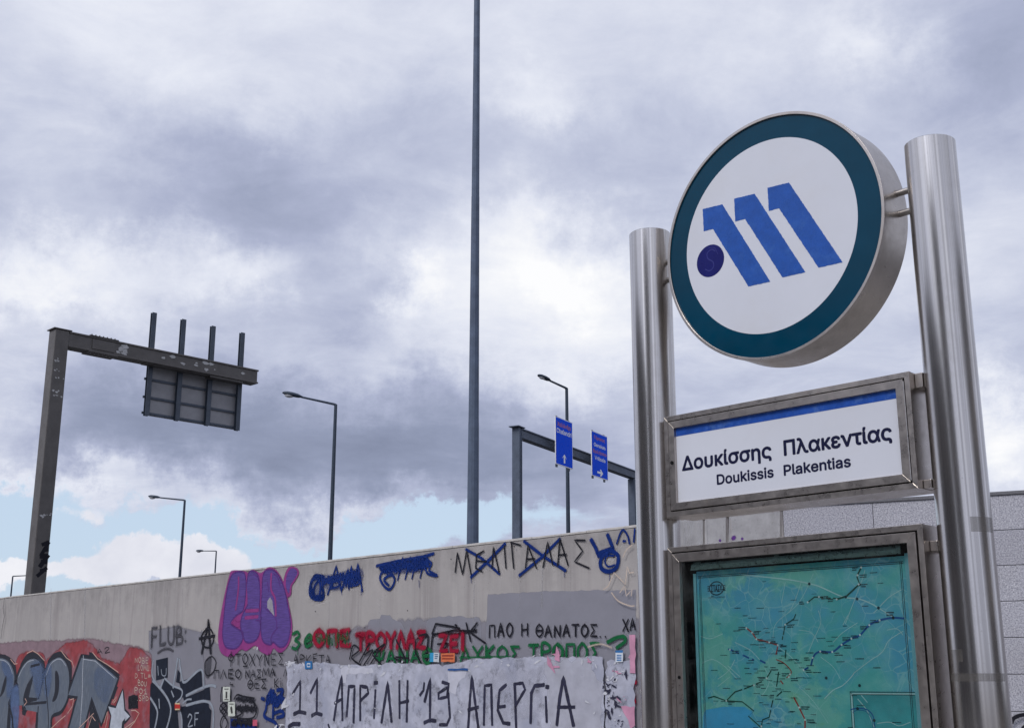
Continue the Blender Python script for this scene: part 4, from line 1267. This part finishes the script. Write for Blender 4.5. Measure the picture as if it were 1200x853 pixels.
# ================================================================== station totem
MID = Vector((1.06067, 4.59654, 0))
tot = tag(empty('station_totem', MID, TH), 'stainless steel station sign with round emblem, name board and framed map between two posts', 'station sign')
PX, PR_, PT = 0.6547, 0.0892, 3.491
for s in (-1, 1):
    pb = MB()
    n = 96
    prof = [(0.0, PR_), (PT - 0.003, PR_), (PT, PR_ - 0.003)]
    vs, fs = [], []
    for z, r in prof:
        vs += [(r * math.cos(2 * math.pi * k / n), r * math.sin(2 * math.pi * k / n), z) for k in range(n)]
    for i in range(len(prof) - 1):
        for k in range(n):
            fs.append((i * n + k, i * n + (k + 1) % n, (i + 1) * n + (k + 1) % n, (i + 1) * n + k))
    fs.append(tuple(range((len(prof) - 1) * n, len(prof) * n)))
    pb.add(vs, fs)
    po = pb.build('post', M['steel'], tot, smooth=True, loc=(s * PX, 0, 0))
    MB().disc_y(0, 0, .15, 0, .012, 48).build('base_flange', M['frame'], po).rotation_euler = (math.pi / 2, 0, 0)
    if s == 1:                                   # left-over sticky tape
        for z0, z1, a0, a1 in ((2.075, 2.125, 12, 74), (1.66, 1.70, -60, -28), (1.60, 1.625, -70, 62), (1.42, 1.66, -58, -40)):
            tp = MB()
            base = math.degrees(math.atan2(-4.13, -1.52)) - math.degrees(TH)
            for k in range(13):
                t = R_(base + a0 + (a1 - a0) * k / 12)
                tp.add([((PR_ + .0004) * math.cos(t), (PR_ + .0004) * math.sin(t), z) for z in (z0, z1)], [])
            tp.f = [(2 * k, 2 * k + 2, 2 * k + 3, 2 * k + 1) for k in range(12)]
            tp.build('tape_remnant', M['tape'], po, smooth=True)
# rods carrying the roundel
for s in (-1, 1):
    for z in (3.352, 3.271):
        br = MB().tube([(s * 0.476, 0.03, z), (s * 0.574, 0.03, z)], 0.0125, 20).build('bracket_rod', M['rod'], tot, smooth=True)
        MB().tube([(s * 0.476, 0.03, z), (s * 0.497, 0.03, z)], 0.0165, 20).build('collar', M['drum'], br, smooth=True)
# roundel
CX, CZ, CR = 0.005, 3.290, 0.496
rd = MB().disc_y(CX, CZ, CR, -0.078, 0.095, 160, bevel=0.004).build('roundel', M['drum'], tot, smooth=True)
MB().disc_y(CX, CZ, CR + 0.0035, -0.0875, -0.070, 160, r_in=CR - 0.009).build('trim_ring', M['frame'], rd, bevel=0.0015, smooth=True)
MB().disc_y(CX, CZ, CR - 0.0085, -0.0800, -0.0785, 160, r_in=0.380).build('green_band', M['teal'], rd, smooth=True)
MB().disc_y(-0.002, CZ + 0.003, 0.395, -0.0806, -0.0783, 160).build('white_face', M['white'], rd, smooth=True)
MB().disc_y(CX, CZ, CR - 0.010, 0.0952, 0.0962, 160).build('rear_face', M['white'], rd)
mb = MB()
rnd = random.Random(3)
for xl in (-0.306, -0.1485, 0.011):
    raw = [(xl, 3.488), (xl + .098, 3.481), (xl + .306, 3.101), (xl + .204, 3.105), (xl + .047, 3.388), (xl, 3.390)]
    poly = []
    for i, p in enumerate(raw):
        q = raw[(i + 1) % 6]
        L = math.hypot(q[0] - p[0], q[1] - p[1])
        k = max(1, int(L / .007))
        for j in range(k):
            e = .0008 if j else 0
            poly.append((p[0] + (q[0] - p[0]) * j / k + rnd.uniform(-e, e), p[1] + (q[1] - p[1]) * j / k + rnd.uniform(-e, e)))
    mb.prism(poly, -0.0814, -0.0805)
mb.build('letter_emblem', M['mblue'], rd)
dt = MB().disc_y(-0.279, 3.256, 0.068, -0.0814, -0.0805, 64).build('emblem_dot', M['dblue'], rd)

class Flat(MB):
    """print lying on a front face (local x,z), y towards the back"""
    def line(self, pts, w, y, curve=False):
        pts = smooth_line(pts, 5) if curve else [Vector(p) for p in pts]
        vs, fs = [], []
        n = len(pts)
        for i, p in enumerate(pts):
            d = (pts[min(i + 1, n - 1)] - pts[max(i - 1, 0)]).normalized()
            nn = Vector((-d.y, d.x)) * w * .5
            vs += [(p.x + nn.x, y, p.y + nn.y), (p.x - nn.x, y, p.y - nn.y)]
        fs = [(2 * i, 2 * i + 1, 2 * i + 3, 2 * i + 2) for i in range(n - 1)]
        return self.add(vs, fs)
    def rect(self, x0, x1, z0, z1, y):
        return self.add([(x0, y, z0), (x1, y, z0), (x1, y, z1), (x0, y, z1)], [(0, 1, 2, 3)])
    def poly(self, pts, y):
        return self.add([(a, y, b) for a, b in pts], [tuple(range(len(pts)))])
    def dot(self, x, z, r, y, n=14):
        return self.poly([(x + r * math.cos(6.2832 * k / n), z + r * math.sin(6.2832 * k / n)) for k in range(n)], y)
fl = Flat()
fl.line([(-.252, 3.290), (-.270, 3.302), (-.292, 3.292), (-.290, 3.268), (-.266, 3.248), (-.264, 3.226), (-.284, 3.214), (-.306, 3.226)], .004, -.0819, True)
fl.line([(-.240, 3.275), (-.255, 3.305), (-.285, 3.312)], .0022, -.0819, True)
fl.build('dot_swirl', M['dline'], rd)

# name board
nb = MB().box(-.5425, .5425, -.066, .083, 2.2365, 2.6445)
nb.frame(-.543, .543, 2.236, 2.645, .0195, -.083, -.0655)
nb = nb.build('name_board', M['frame'], tot, bevel=.0008)
MB().frame(-.5185, .5185, 2.2605, 2.6205, .0285, -.087, -.068, .0004).build('door_frame', M['frame'], nb, bevel=.0006)
MB().frame(-.5232, .5232, 2.2558, 2.6252, .012, -.0675, -.0662).build('frame_gap_shade', M['dark'], nb)  # black strip paints the shade in the groove around the door
MB().box(-.4905, .4905, -.0735, -.0665, 2.2885, 2.5925).build('face_panel', M['white'], nb)
Flat().rect(-.4895, .4895, 2.5590, 2.5915, -.0740).build('blue_stripe', M['stripe'], nb)
text('greek_lettering', 'Δουκίσσης', M['ink'], nb, -.466, -.040, -.0740, 2.4145, .0600, .046)
text('greek_lettering', 'Πλακεντίας', M['ink'], nb, .013, .457, -.0740, 2.4145, .0600, .046)
text('latin_lettering', 'Doukissis', M['ink'], nb, -.298, -.036, -.0740, 2.3405, .0410, .046)
text('latin_lettering', 'Plakentias', M['ink'], nb, .008, .289, -.0740, 2.3405, .0410, .046)
hg = MB()
z = 2.265
while z < 2.612:
    hg.tube([(.5195, -.0845, z), (.5195, -.0845, z + .021)], .0026, 10)
    z += .0218
hg.build('hinge', M['rod'], nb)
MB().disc_y(-.5045, 2.452, .0075, -.0895, -.0868, 24).build('lock', M['dark'], nb)
for s in (-1, 1):
    for z0, z1 in ((2.590, 2.643), (2.2385, 2.268)):
        MB().box(min(s * .5435, s * .572), max(s * .5435, s * .572), -.045, .05, z0, z1).build('spacer', M['frame'], nb, bevel=.002)

# map case
B0 = 0.90
mc = MB()
mc.box(-.5445, -.5205, -.066, .083, B0, 2.1145).box(.5205, .5445, -.066, .083, B0, 2.1145)
mc.box(-.5200, .5200, -.066, .083, 2.0905, 2.1145).box(-.5200, .5200, -.066, .083, B0, B0 + .024)
mc.box(-.5200, .5200, .060, .083, B0 + .0245, 2.0900)
mc.frame(-.545, .545, B0, 2.115, .0200, -.083, -.0665)
mc = mc.build('map_case', M['frame'], tot, bevel=.0008)
MB().frame(-.5195, .5195, B0 + .0265, 2.0885, .0330, -.087, -.068, .0004).build('door_frame', M['frame'], mc, bevel=.0006)
MB().frame(-.5248, .5248, B0 + .0202, 2.0948, .0140, -.0677, -.0662).build('frame_gap_shade', M['dark'], mc)  # dark strip standing for shade between rim and door
ln = MB()
ln.box(-.5200, -.4950, -.0655, .0595, B0 + .025, 2.0895).box(.4950, .5200, -.0655, .0595, B0 + .025, 2.0895)
ln.box(-.4945, .4945, -.0655, .0595, 2.064, 2.0895).box(-.4945, .4945, -.0655, .0595, B0 + .025, B0 + .05)
ln.box(-.4945, .4945, -.012, .0595, B0 + .051, 2.0635)
ln.build('case_lining', M['dark'], mc)
MB().box(-.4940, .4940, -.0720, -.0675, B0 + .052, 2.0630).build('glass_pane', M['glass'], mc)
MB().disc_y(-.5035, 1.615, .0065, -.0895, -.0868, 24).build('lock', M['dark'], mc)
for s in (-1, 1):
    for z0, z1 in ((2.025, 2.060), (1.10, 1.13)):
        MB().box(min(s * .5455, s * .572), max(s * .5455, s * .572), -.04, .05, z0, z1).build('spacer', M['frame'], mc, bevel=.002)
sh = MB().box(-.4460, .4440, -.030, -.0125, B0 + .075, 2.018).build('map_sheet', M['map'], mc)
MB().box(-.4600, -.4475, -.0335, -.0125, B0 + .075, 2.010).build('sheet_edge', M['edge'], mc)
MB().box(.4455, .4600, -.0335, -.0125, B0 + .075, 2.026).build('sheet_edge', M['edge'], mc)
CASE = Wall(MID, TH)
def mp(x, y):                                   # picture point -> point on the map sheet
    o = MID + CASE.y * -.0305
    r = ray(775 + x / 3.478, 620 + y / 3.478)
    t = (o - EYE).dot(CASE.y) / r.dot(CASE.y)
    p = EYE + r * t
    return ((p - MID).dot(CASE.e), p.z)
def mps(*pts):
    return [mp(*p) for p in pts]
Y1 = -.0303
f = Flat()
f.poly(mps((170, 760), (180, 735), (255, 722), (340, 722), (372, 745), (360, 775), (400, 810), (430, 850), (430, 960), (172, 960)), Y1)
f.build('sea_print', M['mapsea'], mc)
f = Flat()
x0, z0 = mp(770, 661)
f.rect(x0, .4435, 1.20, z0, Y1)
f.build('inset_print', M['mapinset'], mc)
f = Flat()
for q, w in ((((325, 185), (400, 192), (520, 205), (600, 220), (650, 235), (740, 275), (800, 282), (850, 300), (885, 320), (945, 358)), .0042), (((890, 315), (930, 275), (980, 245)), .0028), (((865, 340), (890, 318)), .0028), (((570, 215), (545, 290), (520, 340)), .0022), (((505, 215), (490, 300)), .002), (((620, 180), (560, 300), (470, 380), (455, 440)), .0018),
             (((830, 165), (815, 215), (750, 385)), .0022), (((300, 460), (360, 490), (400, 530)), .0024), (((160, 435), (200, 445), (250, 425)), .0024), (((165, 545), (210, 530), (260, 560), (310, 610)), .0022), (((300, 530), (275, 575), (230, 610)), .0022), (((270, 555), (320, 600)), .0022), (((665, 690), (700, 655), (740, 635), (775, 600), (785, 585)), .0030), (((785, 585), (850, 535), (900, 500), (925, 455), (960, 430), (985, 415)), .0024),
             (((640, 330), (650, 380), (620, 450), (600, 500)), .0022), (((560, 410), (610, 420), (640, 460)), .0018), (((700, 460), (740, 420), (800, 380)), .0018), (((760, 350), (740, 390)), .002), (((800, 690), (840, 740), (870, 810), (900, 850)), .0028), (((815, 675), (840, 705)), .003), (((880, 790), (930, 785), (970, 800), (1015, 785)), .0024), (((920, 410), (960, 405), (985, 430)), .0022),
             (((230, 640), (280, 600)), .0018), (((420, 560), (440, 620), (410, 680)), .0016), (((480, 480), (540, 530), (600, 600)), .0016), (((650, 520), (700, 560), (730, 610)), .0016), (((560, 640), (620, 700), (680, 790)), .0014)):
    f.line(mps(*q), w, -.0307, True)
x1, z1_ = mp(768, 662)
f.rect(x1, .4435, z1_ - .009, z1_ - .003, -.0307).rect(x1 + .003, x1 + .009, 1.2, z1_ - .003, -.0307)
f.build('road_print', M['mapwhite'], mc)
f = Flat()
f.line(mps((347, 402), (370, 420), (388, 447), (440, 460), (475, 472), (468, 510)), .0058, -.0310)
f.line(mps((468, 530), (500, 545), (530, 580), (510, 605)), .004, -.0310, True)
f.line(mps((485, 615), (497, 630)), .005, -.0310)
f.line(mps((540, 683), (562, 725), (586, 775), (585, 900)), .0062, -.0310)
f.build('transit_line_print', M['mapred'], mc)
f = Flat()
f.line(mps((990, 363), (945, 360), (890, 370), (848, 390), (810, 430), (775, 445), (735, 470), (697, 499), (648, 497), (622, 515), (610, 555)), .0068, -.0310, True)
f.line(mps((580, 573), (600, 562)), .006, -.0310)
for a, b in (((272, 487), (295, 495)), ((303, 499), (316, 505)), ((332, 512), (358, 524)), ((370, 528), (378, 532)), ((402, 533), (425, 545))):
    f.line(mps(a, b), .0066, -.0310)
f.line(mps((770, 735), (800, 728), (840, 735), (865, 765), (872, 830)), .004, -.0310, True)
f.line(mps((780, 745), (800, 736), (835, 742), (858, 775), (864, 830)), .002, -.0310, True)
f.build('transit_line_print', M['mapblue'], mc)
f = Flat()
f.line(mps((815, 155), (800, 185), (798, 195), (808, 222), (755, 272), (715, 285)), .0062, -.0310)
for q in (((720, 282), (700, 280)), ((690, 280), (672, 279)), ((660, 278), (625, 275), (597, 297)), ((548, 345), (540, 365), (505, 388), (497, 430)), ((495, 435), (493, 450)), ((190, 687), (215, 680), (265, 698), (300, 662), (330, 652)), ((265, 698), (330, 702), (378, 740), (355, 760), (405, 805)), ((337, 650), (378, 633)), ((385, 630), (410, 620)),
          ((428, 608), (448, 575)), ((408, 800), (413, 775), (440, 765), (446, 735)), ((448, 725), (455, 695)), ((470, 680), (492, 660)), ((505, 525), (508, 490)), ((478, 580), (470, 640)), ((500, 545), (475, 545))):
    f.line(mps(*q), .0046, -.0310)
f.build('transit_line_print', M['mapgreen'], mc)
f = Flat()
sts = [(347, 402), (370, 420), (388, 447), (440, 460), (475, 472), (562, 725), (586, 775), (890, 370), (848, 390), (810, 430), (775, 445), (735, 470), (697, 499), (648, 497), (617, 523), (815, 155), (800, 187), (805, 224), (715, 285), (643, 275), (597, 297), (505, 388), (265, 698), (378, 635), (430, 606), (280, 490), (408, 802), (520, 602), (525, 590), (580, 573)]
for q in sts:
    f.dot(*mp(*q), .0036, -.0313)
f.build('station_print', M['mapdot'], mc)
f = Flat()
rm = random.Random(11)
def label(x, z, n, h=.0042):
    for r in range(n):
        w = rm.uniform(.014, .034)
        xx = x
        while xx < x + w:
            k = rm.uniform(.0015, .0045)
            f.rect(xx, xx + k, z - r * h * 1.7 - h * rm.uniform(.7, 1), z - r * h * 1.7, -.0312)
            xx += k + .0007
for q in sts:
    a, b = mp(*q)
    label(a + rm.choice((.008, -.036)), b + rm.uniform(-.004, .006), 2)
for k in range(135):
    a, b = rm.uniform(-.43, .40), rm.uniform(1.22, 1.97)
    if k < 70:
        a, b = rm.gauss(-.09, .11), rm.gauss(1.62, .11)
    if -.43 < a < .41 and b < 1.98:
        label(a, b, 1, rm.uniform(.0022, .0036))
for q in ((945, 360), (752, 275), (808, 225), (885, 320), (798, 283), (603, 222), (672, 605), (808, 636), (800, 730), (868, 778)):
    f.dot(*mp(*q), .0055, -.0312)
a, b = mp(895, 335)
label(a + .02, b - .002, 2, .005)
x1, z1_ = mp(768, 660)
for t in (0.0, .009):
    f.rect(x1 + t, .4435, z1_ - .0022 - t, z1_ - t, -.0309).rect(x1 + t, x1 + t + .002, 1.2, z1_ - t, -.0309)
for t in (.006, .012):
    f.rect(-.440, .438, 2.018 - t - .0022 - .012, 2.018 - t - .012, -.0309).rect(-.440 + t, -.438 + t, 1.0, 2.0, -.0309).rect(.436 - t, .438 - t, 1.0, 2.0, -.0309)
lx, lz = mp(225, 240)
ring = [(lx + .033 * math.cos(6.2832 * k / 48), lz + .025 * math.sin(6.2832 * k / 48)) for k in range(49)]
f.line(ring, .0042, -.0312)
for t in (-.009, -.003, .003, .009):
    for s in (-1, 1):
        f.rect(min(lx + s * .033, lx + s * .043), max(lx + s * .033, lx + s * .043), lz + t - .0014, lz + t + .0014, -.0312)
f.build('black_print', M['mapink'], mc)
text('logo_lettering', 'ΣΤΑΣΥ', M['mapink'], mc, lx - .027, lx + .027, -.0312, lz - .014, .028, .03)
label_y = lz - .034
text('logo_lettering', 'ΟΔΙΚΕΣ ΣΥΓΚΟΙΝΩΝΙΕΣ', M['mapink'], mc, lx - .04, lx + .04, -.0312, lz - .037, .0055, .0)
TOTW = Wall(MID, TH)
p = MB()
rr = random.Random(5)
p.add([(-.45, -.0662, 2.020), (.45, -.0662, 2.022), (.45, -.0662, 2.050), (-.44, -.0662, 2.046)], [(0, 1, 2, 3)], [1, 1, .9, .9])
xx = -.43
while xx < .43:
    w = rr.uniform(.01, .05)
    h = rr.uniform(.006, .022)
    zz = 2.028 + rr.uniform(-.006, .010)
    p.add([(xx, -.0665, zz), (xx + w, -.0665, zz + rr.uniform(-.003, .003)), (xx + w, -.0665, zz + h), (xx, -.0665, zz + h * rr.uniform(.5, 1))], [(0, 1, 2, 3)], [1, 1, .8, .8])
    xx += w + rr.choice((-.004, .002, .006, .03))
p.build('tape_residue', M['residue'], mc)

# ================================================================== cantilever sign gantry (left)
G0 = Vector((-12.899, 33.610, 0))
GA = R_(45.138)
S1 = 0.85
gan = tag(empty('cantilever_gantry', G0 * S1, GA), 'rusty brown single-post road gantry with one long arm above the wall', 'gantry')
def sc(b, s, zoff=True):
    b.v = [(x * s, y * s, 1.6 + (z - 1.6) * s if z > 0.011 else z) for x, y, z in b.v]
    return b
ps = MB().box(-.08, .33, 0, .43, .01, 11.30)
sc(ps, S1).build('post', M['gantry'], gan, bevel=.02)
bm_ = MB().box(.332, 6.70, .03, .40, 10.90, 11.25).box(.332, 6.73, 0, .43, 11.25, 11.30).box(.332, 6.73, 0, .43, 10.85, 10.90)
bm_.box(-.14, .40, -.03, .46, 11.302, 11.33).box(5.0, 6.2, .05, .38, 10.78, 10.85).box(2.8, 5.0, .06, .37, 10.82, 10.85)
sc(bm_, S1).build('arm', M['gantry'], gan, bevel=.006)
for z0_, z1_, z2_, z3_ in ((11.302, 11.325, 11.325, 11.36), (10.82, 10.848, 10.76, 10.82)):
    sp_ = MB().box(.95, 1.85, -.02, .45, z0_, z1_)
    for k in range(7):
        sp_.tube([(1.02 + k * .12, .03, z2_), (1.02 + k * .12, .03, z3_)], .02, 8)
    sc(sp_, S1).build('splice_plate', M['gantry'], gan)
sc(MB().box(1.05, 1.75, .005, .028, 10.93, 11.22), S1).build('splice_plate', M['gantry'], gan)
ch = MB()
rc = random.Random(9)
def chip(cx, cz, r, y):
    n = 7
    st = rc.uniform(1, 2.2)
    ring_ = [(cx + r * st * rc.uniform(.5, 1.1) * math.cos(6.283 * k / n), y, cz + r * rc.uniform(.5, 1.1) * math.sin(6.283 * k / n)) for k in range(n)]
    rim = [(cx + (a - cx) * 1.25, y, cz + (c - cz) * 1.25) for a, _, c in ring_]
    ch.add(ring_ + rim, [tuple(range(n))] + [(k, (k + 1) % n, n + (k + 1) % n, n + k) for k in range(n)], [1] * n + [0] * n)
for k in range(26):
    chip(rc.choice((rc.uniform(1.6, 6.0), rc.gauss(4.6, .5), rc.gauss(2.0, .2))), rc.uniform(10.96, 11.2), rc.uniform(.02, .07), .024 - k * .0003)
for cz in (9.9, 10.4, 10.35, 10.1, 9.5, 9.4, 6.0, 6.05):
    for k in range(3):
        chip(rc.uniform(-.02, .28), cz + rc.uniform(-.04, .04), rc.uniform(.015, .035), -.004 - k * .0004)
sc(ch, S1).build('flaked_primer', M['chip'], gan)
tg = MB()
for a, b, w in (((.1, 4.9), (.3, 5.3), .05), ((.3, 5.3), (.1, 5.2), .05), ((.08, 4.9), (.31, 4.9), .07), ((.1, 4.6), (.32, 4.95), .06), ((.12, 4.75), (.3, 4.75), .06), ((.05, 4.35), (.31, 4.6), .05), ((.15, 5.05), (.31, 5.1), .05), ((.12, 4.5), (.31, 4.55), .05)):
    d = Vector((b[0] - a[0], b[1] - a[1])).normalized()
    nn = Vector((-d.y, d.x)) * w
    tg.add([(a[0] + nn.x, -.004, a[1] + nn.y), (a[0] - nn.x, -.0042, a[1] - nn.y), (b[0] - nn.x, -.0044, b[1] - nn.y), (b[0] + nn.x, -.0046, b[1] + nn.y)], [(0, 1, 2, 3)])
sc(tg, S1).build('black_tag', PC['ink'], gan)
rs = tag(empty('road_sign', G0 * S1, GA), 'bare grey back of a road sign on four dark uprights under the brown gantry', 'road sign')
pan = sc(MB().box(3.24, 6.30, .60, .63, 9.37, 11.10), S1).build('sign_panel', M['signback'], rs, bevel=.004)
for x_ in (3.17, 4.19, 5.25, 6.34):
    u = MB().box(x_ - .075, x_ + .075, .435, .450, 9.33, 12.56).box(x_ - .075, x_ + .075, .535, .550, 9.33, 12.56).box(x_ - .012, x_ + .012, .450, .535, 9.33, 12.56)
    sc(u, S1).build('upright', M['upright'], rs)
for z_ in (9.43, 9.92, 10.48):
    r_ = MB().box(3.06, 6.42, .552, .598, z_ - .035, z_ + .035)
    sc(r_, S1).build('rail', M['upright'], rs)

# ================================================================== blue-signed gantry (right)
H0 = Vector((.202, 48.0, 0))
HA = R_(61.543)
S2 = 0.62
g2 = tag(empty('portal_gantry', H0 * S2, HA), 'blue grey two-post road gantry carrying two blue direction signs', 'gantry')
sc(MB().box(.20, .26, 0, .34, .01, 11.42).box(.39, .45, 0, .34, .01, 11.42).box(.26, .39, .03, .31, .01, 11.42), S2).build('post', M['gantry2'], g2, bevel=.008)
sc(MB().box(11.87, 11.93, 0, .34, .01, 11.0).box(12.06, 12.12, 0, .34, .01, 11.0).box(11.93, 12.06, .03, .31, .01, 11.0), S2).build('post', M['gantry2'], g2, bevel=.008)
sc(MB().box(.455, 12.2, .05, .29, 11.09, 11.37).box(.455, 12.2, 0, .34, 11.37, 11.43).box(.455, 12.2, 0, .34, 11.03, 11.09).box(.02, .60, -.06, .40, 11.433, 11.475), S2).build('beam', M['gantry2'], g2, bevel=.006)
def blue_sign(x0, x1, z0, z1, lines, arrow, label):
    s = tag(empty('direction_sign', H0 * S2, HA), label, 'road sign', 'blue direction signs on the gantry')
    sc(MB().box(x0, x1, -.33, -.30, z0, z1), S2).build('sign_panel', M['signwhite'], s)
    m_ = .035
    sc(MB().add([(x0 + m_, -.334, z0 + m_), (x1 - m_, -.334, z0 + m_), (x1 - m_, -.334, z1 - m_), (x0 + m_, -.334, z1 - m_)], [(0, 1, 2, 3)]), S2).build('blue_face', M['signblue'], s)
    w, h = x1 - x0, z1 - z0
    for body, a, b, f0, f1, mat in lines:
        zb = z1 - h * f1
        t = text('lettering', body, M[mat], s, (x0 + w * a) * S2, (x0 + w * b) * S2, -.337 * S2, 1.6 + (zb - 1.6) * S2, h * (f1 - f0) * S2, .03)
    ar = MB()
    cx, zb, zt_ = x0 + w * .5, z1 - h * .93, z1 - h * .74
    if arrow == 'up':
        ar.add([(cx - .07, -.337, zb), (cx + .07, -.337, zb), (cx + .07, -.337, zt_ - .12), (cx - .07, -.337, zt_ - .12)], [(0, 1, 2, 3)])
        ar.add([(cx - .22, -.337, zt_ - .20), (cx - .07, -.3371, zt_ - .12), (cx + .07, -.3371, zt_ - .12), (cx + .22, -.337, zt_ - .20), (cx, -.337, zt_)], [(0, 1, 2, 3, 4)])
    else:
        zc = z1 - h * .885
        ar.add([(cx - .30, -.337, zc - .045), (cx + .12, -.337, zc - .045), (cx + .12, -.337, zc + .045), (cx - .30, -.337, zc + .045)], [(0, 1, 2, 3)])
        ar.add([(cx - .02, -.3372, zc - .15), (cx + .10, -.3372, zc - .15), (cx + .32, -.3372, zc), (cx + .10, -.3372, zc + .15), (cx - .02, -.3372, zc + .15), (cx + .10, -.3372, zc)], [(0, 1, 2, 5), (5, 2, 3, 4)])
    sc(ar, S2).build('arrow', M['signwhite'], s)
    for t in (.08, .80):
        sc(MB().box(x0 + w * t, x0 + w * t + .12, -.298, -.24, z0 - .10, z1 + .04), S2).build('mounting_channel', M['upright'], s)
    for zz in (11.10, 11.28):
        sc(MB().box(x0 + w * .45, x0 + w * .55, -.298, -.002, zz, zz + .08), S2).build('clamp_rail', M['upright'], s)
    return s
blue_sign(2.77, 4.40, 10.31, 12.34, [('Χαλάνδρι', .10, .90, .10, .19, 'signred'), ('Chalandri', .06, .94, .235, .335, 'signwhite')], 'up', 'left blue road sign reading Chalandri with an arrow pointing straight up')
blue_sign(6.33, 8.05, 10.34, 12.36, [('Γέρακας', .16, .84, .09, .165, 'signred'), ('Gerakas', .14, .86, .25, .33, 'signwhite'), ('Βριλήσσια', .08, .92, .40, .475, 'signred'), ('Vrilissia', .18, .84, .54, .62, 'signwhite')], 'right', 'right blue road sign with four place names and an arrow pointing right')

# ================================================================== lighting mast
LM = MB()
n = 12
lv = [(0.0, .62, 0), (.03, .62, 0), (.031, .29, 0), (7.2, .245, 0), (12, .222, 0), (12.001, .217, 0), (22, .175, 0), (22.001, .170, 0), (34, .128, 0), (36, .12, 0)]
vs, fs = [], []
for z_, r_, _ in lv:
    vs += [(r_ * math.cos(6.2832 * (k + .3) / n), r_ * math.sin(6.2832 * (k + .3) / n), z_) for k in range(n)]
for i in range(len(lv) - 1):
    for k in range(n):
        fs.append((i * n + k, i * n + (k + 1) % n, (i + 1) * n + (k + 1) % n, (i + 1) * n + k))
fs.append(tuple(range((len(lv) - 1) * n, len(lv) * n)))
tag(LM.add(vs, fs).build('light_mast', M['mast'], None, loc=(-1.591, 49.975, 0)), 'very tall tapering grey steel mast rising out of the top of the picture', 'mast')

# ================================================================== street lamps
def lamp(loc, az, L, rise, label, H=10.0, rad=1.0, hs=0.85):
    s = tag(empty('street_lamp', loc, az), label, 'street lamp', 'street lamps along the road behind the wall')
    MB().tube([(0, 0, 0), (0, 0, .5), (0, 0, .52), (0, 0, H)], [.11 * rad, .11 * rad, .082 * rad, .045 * rad], 14).build('pole', M['lamp'], s, smooth=True)
    MB().tube([(0, 0, H - .02), (.06, 0, H + .01), (L - .55, 0, H + rise)], [.045 * rad, .034 * rad, .028 * rad], 12).build('arm', M['lamp'], s, smooth=True)
    a = rise / max(L - .55, .1)
    secs = [(-.02, .03, .03), (.06, .07, .055), (.16, .13, .085), (.34, .155, .10), (.54, .14, .095), (.68, .09, .06), (.74, .02, .015)]
    vs, fs = [], []
    m = 16
    secs = [(x_ * hs, ry * hs, rz * hs) for x_, ry, rz in secs]
    for x_, ry, rz in secs:
        for k in range(m):
            t = 6.2832 * k / m
            zz = math.sin(t) * rz
            vs.append((L - .58 + x_, math.cos(t) * ry, H + rise + a * x_ + (zz if zz > 0 else zz * .65)))
    for i in range(len(secs) - 1):
        for k in range(m):
            fs.append((i * m + k, i * m + (k + 1) % m, (i + 1) * m + (k + 1) % m, (i + 1) * m + k))
    fs += [tuple(range(m)), tuple(range(len(secs) * m - 1, (len(secs) - 1) * m - 1, -1))]
    hd = MB().add(vs, fs).build('lamp_head', M['lamp'], s, smooth=True)
    vs, fs = [], []
    for j in range(6):
        t = j / 5 * 1.45
        for k in range(m):
            q = 6.2832 * k / m
            vs.append((L - .58 + (.47 + math.cos(q) * .19 * math.cos(t)) * hs, math.sin(q) * .115 * math.cos(t) * hs, H + rise + a * .47 - (.045 + .10 * math.sin(t)) * hs))
    for j in range(5):
        for k in range(m):
            fs.append((j * m + k, j * m + (k + 1) % m, (j + 1) * m + (k + 1) % m, (j + 1) * m + k))
    fs.append(tuple(range(5 * m, 6 * m)))
    MB().add(vs, fs).build('lens', M['lens'], hd, smooth=True)
    return s
lamp((-5.53, 37.65, 0), math.atan2(-.25, -1.5), 1.62, .20, 'street lamp between the brown gantry and the tall mast, largest of those on the left', 10.0, 1.1)
lamp((-15.69, 58.69, 0), math.atan2(.30, -1.70), 1.85, .16, 'second tallest street lamp left of the mast, right of the brown gantry post', 10.0, 1.15)
lamp((-19.71, 82.43, 0), math.atan2(.55, -1.3), 1.6, .05, 'small distant street lamp showing just above the wall beside the violet graffiti', 10.0, 1.0)
lamp((-41.26, 102.72, 0), math.atan2(.36, 1.5), 1.9, .10, 'tiny distant street lamp at the far left, its arm running behind the gantry post', 10.0, 1.3)
lamp((1.619, 35.445, 0), math.atan2(-.70, -.86), 1.20, .13, 'street lamp right of the mast, standing behind the blue direction signs', 10.0, 1.0, .68)

# ================================================================== unseen buildings, added only for the steel and glass to mirror
def block(loc, rz, w, d, h, label, nf, nw):
    b = tag(empty('reflection_building', loc, rz), label, 'building')
    body = MB().box(-w / 2, w / 2, 0, d, 0, h).build('wall', M['facade'], b)
    MB().box(-w / 2 - .2, w / 2 + .2, -.2, d + .2, h + .002, h + .5).build('roof', M['capstone'], b)
    fw = w / nw
    for i in range(nf):
        z0 = .9 + i * h / nf
        for k in range(nw):
            x0 = -w / 2 + k * fw + fw * .2
            MB().box(x0, x0 + fw * .6, -.06, -.003, z0, z0 + h / nf - 1.5).build('window', M['pane'], b)
    return b
M['facade'] = simple('rendered_facade', (0.20, 0.18, 0.165), .85, 0, .15, .8)
M['pane'] = simple('dark_window', (0.03, 0.035, 0.045), .15)
block((-27, -2, 0), R_(88), 34, 10, 11.0, 'unseen long three storey building left of the camera, added to darken steel reflections', 3, 9)
block((-15, -20, 0), R_(143), 14, 10, 14.0, 'unseen taller building behind the camera on the left, added for reflections in the posts', 4, 4)
block((24, -8, 0), R_(-108), 16, 10, 11.0, 'unseen building behind the camera on the right, added for reflections in the posts', 3, 5)
